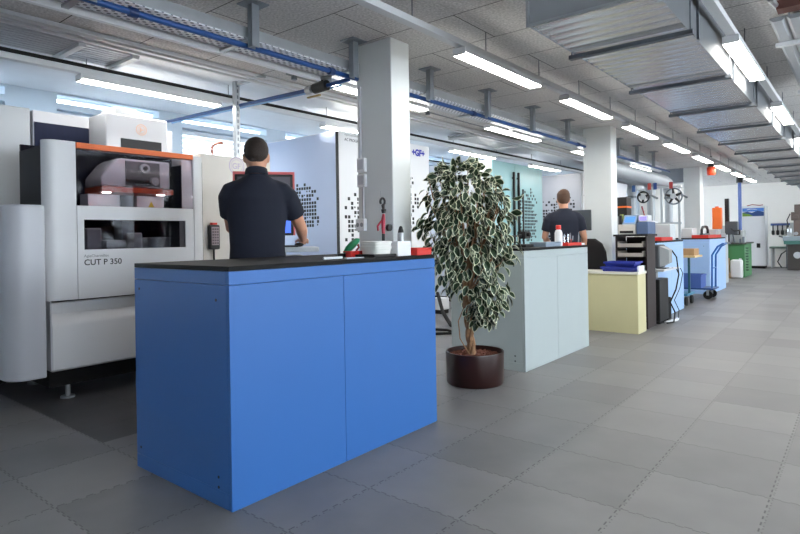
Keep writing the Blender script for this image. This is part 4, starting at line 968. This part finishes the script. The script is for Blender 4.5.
# trolleys
def trolley(loc, m, label, handle_h, deckm):
    x, y = loc
    t = thing('platform_trolley', label, 'trolley', (x, y, 0))
    B(x-.28, x+.2, y-.4, y+.4, .17, .20).build('deck', deckm, t, bevel=.006)
    MB().tube([(x-.2, y+.36, .2005), (x-.2, y+.37, handle_h-.2), (x-.2, y+.46, handle_h-.05), (x-.2, y+.54, handle_h)], .017, 8).tube([(x+.12, y+.36, .2005), (x+.12, y+.37, handle_h-.2), (x+.12, y+.46, handle_h-.05), (x+.12, y+.54, handle_h)], .017, 8).tube([(x-.2, y+.54, handle_h), (x+.12, y+.54, handle_h)], .017, 8).tube([(x-.2, y+.37, .55), (x+.12, y+.37, .55)], .012, 8).build('handle', m, t)
    for sx in (-.22, .14):
        for sy in (-.3, .3):
            w = MB().disc((x+sx-.02, y+sy, .075), (1, 0, 0), .075, .04, 16).build('wheel', BLACKM, t)
            MB().box(x+sx-.032, x+sx-.022, y+sy-.02, y+sy+.02, .07, .169).box(x+sx+.022, x+sx+.032, y+sy-.02, y+sy+.02, .07, .169).build('fork', STEEL, w)
    return t
trolley((-2.45, 11.4), mat('trolley_blue', (44, 104, 176), .45), 'blue platform trolley with curved handle beside the far bench', .98, PIPEB).rotation_euler = (0, 0, -pi/2)
tt = thing('table_trolley', 'table trolley with dark green post and wood top between the two pale blue benches', 'trolley', (-2.35, 10.35, 0))
TEAL = mat('dark_teal_paint', (24, 84, 96), .45)
B(-2.62, -2.1, 10.05, 10.6, .78, .81).build('tabletop', mat('light_wood_top', (206, 178, 128), .5), tt)
B(-2.56, -2.22, 10.07, 10.58, .16, .19).build('deck', mat('teal_deck', (60, 130, 160), .5), tt)
for x in (-2.26, -2.54): B(x, x+.03, 10.3, 10.34, .1905, .7795).build('post', TEAL, tt)
for x in (-2.53, -2.27):
    for y in (10.12, 10.5):
        w = MB().disc((x, y, .07), (1, 0, 0), .07, .035, 14).build('wheel', BLACKM, tt)
        B(x-.01, x-.002, y-.02, y+.02, .07, .159).build('fork', STEEL, w)
t = thing('blue_crate', 'open blue crate standing on the blue platform trolley', 'crate', (-2.5, 11.4, .201))
MB().box(-2.7, -2.25, 11.2, 11.62, .201, .21).box(-2.7, -2.69, 11.2, 11.62, .21, .42).box(-2.26, -2.25, 11.2, 11.62, .21, .42).box(-2.69, -2.26, 11.2, 11.21, .21, .42).box(-2.69, -2.26, 11.61, 11.62, .21, .42).build('crate_body', mat('blue_box', (70, 100, 170), .6), t)
MB().box(-2.71, -2.24, 11.19, 11.2, .40, .43).box(-2.71, -2.24, 11.62, 11.63, .40, .43).box(-2.71, -2.7, 11.2, 11.62, .40, .43).box(-2.25, -2.24, 11.2, 11.62, .40, .43).build('rim', mat('blue_box', (70, 100, 170), .6), t)
tag(B(-2.55, -2.13, 10.15, 10.5, .8105, .92).build('carton', WOODB, bevel=.004), 'brown carton on the wood top of the table trolley', 'box')

# pipes and extraction arms past the second pillar
DUC = mat('grey_plastic_duct', (164, 170, 176), .4, metal=.2)
for i, (x0, ya, xd, yd, lb) in enumerate([(-3.78, 11.0, -3.68, 12.1, 'nearest grey extraction pipe turning down past the second pillar'), (-3.45, 9.8, -3.42, 12.5, 'middle grey extraction pipe turning down past the second pillar'), (-3.18, 9.0, -3.2, 13.0, 'farthest grey extraction pipe turning down past the second pillar')]):
    t = thing('extraction_pipe', lb, 'pipe', (xd, yd, 1.0), 'grey extraction pipes')
    zt = 2.25
    MB().tube([(x0, ya, zt), (xd, yd-.35, zt), (xd, yd-.12, zt-.03), (xd, yd-.02, zt-.14), (xd, yd, zt-.3), (xd, yd, 1.0)], [.12, .12, .118, .112, .08, .075], 16).build('pipe_run', DUC, t)
    MB().tube([(xd, yd, 1.9), (xd, yd, 1.95)], .09, 16).build('clamp_band', STEELD, t)
    B(xd-.04, xd+.04, yd-.02, yd+.02, 0, .9995).build('floor_post', STEELD, t)
for i, (x, y, lb, n_) in enumerate([(-3.2, 11.2, 'left round fan head with black star grip on the extraction pipes', 3), (-2.72, 11.4, 'right round grey fan head on the extraction pipes', 5)]):
    t = thing('fan_head', lb, 'fan', (x, y, 1.85))
    mb = MB(); zc = 1.86; rr = (.10, .145)[i]
    mb.tube([(x+rr*cos(2*pi*k/24), y, zc+rr*sin(2*pi*k/24)) for k in range(25)], .014, 8)
    mb.build('outer_ring', STEELD if i else BLACK, t)
    mb = MB()
    for k in range(n_):
        a = 2*pi*k/n_+.4; mb.tube([(x, y, zc), (x+rr*cos(a), y, zc+rr*sin(a))], [.03, .016], 8)
    mb.build('spokes', BLACK, t); MB().disc((x, y-.05, zc), (0, 1, 0), .05, .05, 14).build('hub', GREYL, t)
    MB().tube([(x, y+.02, zc), (x+.05, y+.3, zc+.05), (x+.1, y+.55, zc)], .022, 8).build('arm', STEELD, t)
for i, (x, z, c) in enumerate([(-3.33, 1.96, 'blue'), (-3.05, 1.98, 'red'), (-2.95, 1.98, 'dark blue'), (-2.68, 1.98, 'dark red')]):
    col = {'blue': (60, 96, 150), 'red': (168, 64, 58), 'dark blue': (44, 70, 130), 'dark red': (150, 44, 44)}[c]
    t = thing('pipe_tag', c+' label plate hanging from the pipes past the second pillar', 'label plate', (x, 11.05, z))
    B(x-.03, x+.03, 11.05, 11.056, z, z+.12).build('plate', mat('plate_'+c, col, .5), t)
    MB().tube([(x, 11.053, z+.12), (x, 11.053, z+.135)], .003, 5).build('hanging_wire', STEELD, t)
wm = thing('slant_front_machine', 'white machine with slanted top and dark window just right of the second pillar', 'machine', (-3.7, 10.9, 0))
MB().prism([(-3.645, 0), (-3.2, 0), (-3.2, 1.1), (-3.5, 1.5), (-3.42, 2.1), (-3.645, 2.1)], 'y', 10.2, 11.0).build('body', WHITE, wm, bevel=.01)
MB().prism([(-3.56, 1.78), (-3.40, 1.80), (-3.40, 2.0), (-3.53, 2.0)], 'y', 10.19, 10.1995).build('window', STEELD, wm)
MB().box(-3.42, -3.10, 9.9, 10.15, 1.48, 1.80).build('control_head', BLACK, wm); B(-3.425, -3.095, 9.895, 10.155, 1.62, 1.65).build('orange_band', ORANGE, wm)
B(-3.35, -3.2, 9.95, 10.1, 0, 1.4795).build('control_post', GREYM, wm)
t = thing('valve_stack', 'small black valve assembly right of the orange-banded control head', 'valve', (-2.92, 10.3, 1.2))
MB().cyl((-2.92, 10.3), .05, 1.05, 1.45, 12).disc((-2.92, 10.25, 1.4), (0, 1, 0), .06, .1, 12).build('valve_body', BLACK, t)
MB().tube([(-2.92, 10.3, 1.46), (-2.97, 10.3, 1.65)], .012, 6).build('lever', mat('dark_red', (150, 40, 44), .5), t)
MB().cyl((-2.92, 10.3), .04, 0, 1.0495, 10).build('stand', STEELD, t)
rkk = thing('pipe_rack', 'tall pale grey rack carrying the extraction pipes', 'rack', (-3.0, 11.98, 0))
for x in (-3.28, -3.1, -2.78): B(x, x+.04, 11.96, 12.0, 0, 2.06).build('post', GREYL, rkk)
for z in (.9, 1.35, 2.06): B(-3.3, -2.72, 11.95, 12.01, z+.001, z+.04).build('crossbar', GREYL, rkk)
# ------------------------------------------------------------------ far end
gm = thing('green_milling_machine', 'milling machine with green base and black column near the far wall', 'machine', (-2.7, 17.4, 0))
B(-2.95, -2.39, 17.0, 18.2, 0, .86).build('green_base', GREENM, gm, bevel=.02)
B(-3.0, -2.34, 16.95, 18.25, .8605, .90).build('table', mat('dark_olive_metal', (72, 76, 70), .5), gm)
mb = MB()
for k in range(9): mb.tube([(-2.36, 17.02, .2+k*.07), (-2.30, 17.0, .2+k*.07)], .022, 8)
mb.build('hose_fittings', mat('grey_green_fittings', (92, 118, 100), .5), gm)
B(-3.0, -2.72, 17.3, 17.8, .9005, 1.35).build('column_base', GREYL, gm, bevel=.02)
B(-2.68, -2.45, 17.2, 17.7, .9005, 1.22).build('headstock', mat('grey_headstock', (160, 164, 164), .5), gm, bevel=.02)
B(-2.66, -2.5, 17.19, 17.1995, 1.1, 1.2).build('nameplate', BLACK, gm)
MB().tube([(-2.62, 17.1, .9005), (-2.66, 17.05, 1.15), (-2.72, 17.05, 1.2)], .02, 8).build('lever', STEELD, gm)
MB().cyl((-2.42, 17.1), .03, .9005, 1.05, 10).cyl((-2.5, 17.1), .025, .9005, 1.0, 10).build('vice_jaws', STEELD, gm)
wc = thing('column_drill', 'column drill with tall black post behind the far pale blue bench', 'machine', (-2.73, 15.0, 0))
B(-2.93, -2.48, 14.7, 15.3, 0, .9).build('cabinet', GREYL, wc, bevel=.01)
B(-2.98, -2.43, 14.65, 15.35, .9005, .95).build('table', STEELD, wc)
B(-2.49, -2.41, 15.0, 15.1, .9505, 1.95).build('post', BLACK, wc)
B(-2.45, -2.21, 14.8, 15.0, 1.12, 1.42).build('head', mat('dark_machine_grey', (70, 74, 78), .5), wc, bevel=.02)
B(-2.57, -2.43, 14.85, 15.05, .951, 1.15).build('vice', WHITE2, wc, bevel=.01)
MB().tube([(-2.33, 14.78, 1.25), (-2.25, 14.7, 1.2), (-2.13, 14.68, 1.22)], .014, 8).build('lever', BLACK, wc)
B(-2.88, -2.61, 14.75, 15.2, .951, 1.25).build('motor_box', WHITE, wc, bevel=.02)
oc2 = thing('orange_canister', 'bright orange square canister standing on the column drill table', 'canister', (-2.53, 14.9, 1.25))
B(-2.7, -2.51, 14.7, 14.84, 1.2505, 1.74).build('body', ORANGE, oc2, bevel=.015)
MB().cyl((-2.61, 14.77), .04, 1.7405, 1.77, 12).build('cap', ORANGE, oc2)
bp = thing('vertical_pipe', 'vertical dark blue supply pipe rising behind the milling machine', 'pipe', (-2.68, 18.4, 0))
MB().tube([(-2.68, 18.4, 0), (-2.68, 18.4, 2.62)], .045, 12).build('pipe_run', mat('slate_blue_paint', (70, 92, 150), .5), bp)
MB().tube([(-2.68, 18.4, 2.55), (-2.68, 18.4, 2.7)], .08, 12).build('top_coupling', BLACK, bp)
al = thing('warning_light', 'orange-red warning light hanging from the lamp rail over the far bench', 'warning light', (-2.50, 13.6, 2.4))
MB().lathe((-2.50, 13.6), [(.07, 2.39), (.085, 2.42), (.085, 2.54), (.07, 2.57)], 16).build('lens', mat('orange_red_lens', (226, 74, 40), .3), al)
MB().cyl((-2.50, 13.6), .06, 2.5705, 2.64, 14).tube([(-2.50, 13.6, 2.64), (-2.50, 13.6, ZC)], .015, 8).build('mount', BLACK, al)
wcn = thing('white_canister', 'white plastic canister on the floor before the green machine', 'canister', (-2.52, 16.7, 0))
B(-2.66, -2.40, 16.62, 16.88, 0, .47).build('body', WHITE, wcn, bevel=.04)
MB().cyl((-2.45, 16.75), .03, .4705, .50, 12).build('cap', WHITE2, wcn)
cbx = thing('cardboard_box', 'brown cardboard box on a wooden pallet left of the white canister', 'box', (-2.78, 16.8, .12))
B(-2.92, -2.72, 16.6, 17-.03, .121, .50).build('box_body', WOODB, cbx, bevel=.004)
B(-2.84, -2.80, 16.598, 16.9705, .5005, .502).build('tape', mat('tape_brown', (150, 112, 74), .4), cbx)
pal = thing('wooden_pallet', 'small wooden pallet under the cardboard box', 'pallet', (-2.8, 16.8, 0))
for x in (-2.94, -2.72): B(x, x+.06, 16.56, 16.97, 0, .0895).build('runner', mat('pallet_wood', (190, 158, 118), .8), pal)
for y in (16.57, 16.71, 16.85): B(-2.94, -2.66, y, y+.1, .09, .12).build('slat', mat('pallet_wood', (190, 158, 118), .8), pal)
wca = thing('tall_white_cabinet', 'tall white cabinet with landscape banner standing at the far wall', 'cabinet', (-2.72, 21.6, 0))
B(-3.06, -2.42, 21.35, 22.0, .08, 2.0).build('body', WHITE, wca, bevel=.006)
B(-3.02, -2.46, 21.4, 21.95, 0, .0795).build('plinth', BLACKM, wca)
dd = B(-3.05, -2.49, 21.335, 21.349, .12, 1.62).build('door', WHITE, wca)
B(-2.66, -2.56, 21.328, 21.3345, .66, .80).build('lock', BLACK, dd)
# landscape banner: sky, cloud band, hills, meadow as coloured strips in one plate
bn = MB().box(-3.05, -2.44, 21.34, 21.349, 1.66, 1.94, 0)
bn.box(-3.04, -2.45, 21.337, 21.3399, 1.82, 1.93, 1)
bn.prism([(-3.04, 1.67), (-2.45, 1.67), (-2.45, 1.80), (-2.62, 1.84), (-2.78, 1.78), (-2.9, 1.82), (-3.04, 1.79)], 'y', 21.335, 21.3369, 2)
bn.prism([(-3.04, 1.67), (-2.75, 1.67), (-2.85, 1.74), (-3.04, 1.78)], 'y', 21.332, 21.3349, 3)
bn.prism([(-2.95, 1.87), (-2.8, 1.89), (-2.6, 1.87), (-2.7, 1.90), (-2.85, 1.91)], 'y', 21.334, 21.3368, 4)
bn.build('landscape_banner', [WHITE, mat('banner_sky', (80, 130, 206), .5), mat('banner_hills', (44, 72, 128), .5), mat('banner_meadow', (112, 150, 60), .5), WHITE], wca)
tag(MB().tube([(-2.95, 21.6, 2.015), (-2.8, 21.6, 2.05), (-2.6, 21.6, 2.02), (-2.5, 21.6, 2.03)], .015, 6).build('red_hose', mat('dark_red', (150, 40, 44), .5)), 'dark red hose lying on top of the tall white cabinet', 'hose')
fs = thing('low_bench', 'low grey-green bench at the far wall right of the tall white cabinet', 'bench', (-1.95, 22.2, 0))
B(-2.38, -1.7, 21.9, 22.5, .62, .68).build('top_board', mat('grey_green_board', (140, 164, 152), .5), fs)
for x in (-2.34, -1.78): B(x, x+.05, 21.95, 22.45, 0, .6195).build('leg', WHITE, fs)
tag(B(-1.86, -1.5, 22.45, 22.48, .681, 1.45).build('splash_screen', mat('grey_screen', (178, 182, 182), .4)), 'grey upright screen standing on the low bench at the far wall', 'screen')
rl = thing('tool_rail', 'wall rail with black tool holders right of the tall white cabinet', 'tool rail', (-2.15, 22.45, 1.35))
B(-2.40, -1.85, 22.5, 22.55, 1.37, 1.43).build('rail', mat('slate_blue_paint', (70, 92, 150), .5), rl)
B(-2.40, -1.85, 22.551, 22.5995, 1.35, 1.45).build('wall_plate', GREYL, rl)
for k in range(4):
    x = -2.33+k*.13
    t = thing('hanging_tool_holder', ordn[k].replace('nearest', 'first')+' from the left of the black tool holders on the far wall rail', 'tool holder', (x, 22.45, 1.05), 'black tool holders')
    MB().tube([(x, 22.47, 1.3695), (x, 22.47, 1.22)], .02, 8).build('shank', BLACK, t); MB().lathe((x, 22.47), [(.03, 1.05), (.045, 1.09), (.045, 1.19), (.02, 1.2195)], 10).build('body', BLACK, t)
lm = thing('lathe', 'lathe with green-edged table and dark base at the right edge of the far wall', 'machine', (-1.33, 21.2, 0))
B(-1.81, -0.53, 20.8, 21.5, .0, .78).build('dark_base', mat('dark_machine_base', (60, 56, 54), .5), lm, bevel=.02)
MB().disc((-1.55, 20.78, .45), (0, 1, 0), .1, .02, 18).build('round_cover', GREYL, lm)
B(-1.88, -0.43, 20.7, 21.6, .7805, .88).build('green_table', mat('teal_table', (66, 112, 104), .5), lm)
B(-1.91, -1.13, 20.75, 21.55, .8805, 1.02).build('bed', mat('grey_blue_bed', (150, 162, 170), .4, metal=.3), lm, bevel=.02)
MB().tube([(-1.75, 20.9, 1.02), (-1.75, 20.9, 1.25)], .06, 12).disc((-1.75, 20.75, 1.1), (0, 1, 0), .06, .14, 14).disc((-1.58, 20.75, 1.1), (0, 1, 0), .05, .14, 14).build('chuck', STEEL, lm)
MB().box(-1.65, -1.33, 21.0, 21.3, 1.021, 1.5).box(-1.71, -1.38, 20.95, 21.3, 1.5, 1.75).box(-1.63, -1.35, 21.0, 21.3, 1.75, 1.98).disc((-1.58, 20.9, 1.6), (0, 1, 0), .07, .05, 14).disc((-1.53, 20.9, 1.85), (0, 1, 0), .06, .05, 14).build('spindle_head', mat('brown_grey_machine', (112, 96, 90), .5), lm, bevel=.012)
MB().tube([(-1.73, 20.95, 1.7), (-1.81, 20.9, 1.5), (-1.77, 20.9, 1.3)], .016, 8).build('feed_lever', BLACK, lm)
t = thing('guard_plate', 'dark slanted chute between the far wall rail and the lathe', 'chute', (-1.95, 21.9, .9))
MB().prism([(-2.1, 1.04), (-1.7, .92), (-1.7, .86), (-2.1, 1.0)], 'y', 21.7, 21.9).build('chute_plate', STEELD, t)
MB().box(-1.92, -1.88, 21.78, 21.82, 0, .93).build('stand', STEELD, t)
tag(MB().tube([(-2.05, 21.85, .015), (-2.15, 21.8, .2), (-2.05, 21.85, .45), (-1.85, 21.88, .61)], .018, 8).build('power_cable', BLACKM), 'dark cable curving from floor to low bench at the far wall', 'cable')

# ------------------------------------------------------------------ light
w = bpy.data.worlds.new('sky'); SC.world = w; w.use_nodes = True
bg = w.node_tree.nodes['Background']; bg.inputs['Color'].default_value = (.90, .95, 1., 1); bg.inputs['Strength'].default_value = 6.
SC.view_settings.view_transform = 'Standard'; SC.view_settings.look = 'None'; SC.view_settings.gamma = 1
SC.view_settings.use_curve_mapping = False
SC.view_settings.exposure = 1.2
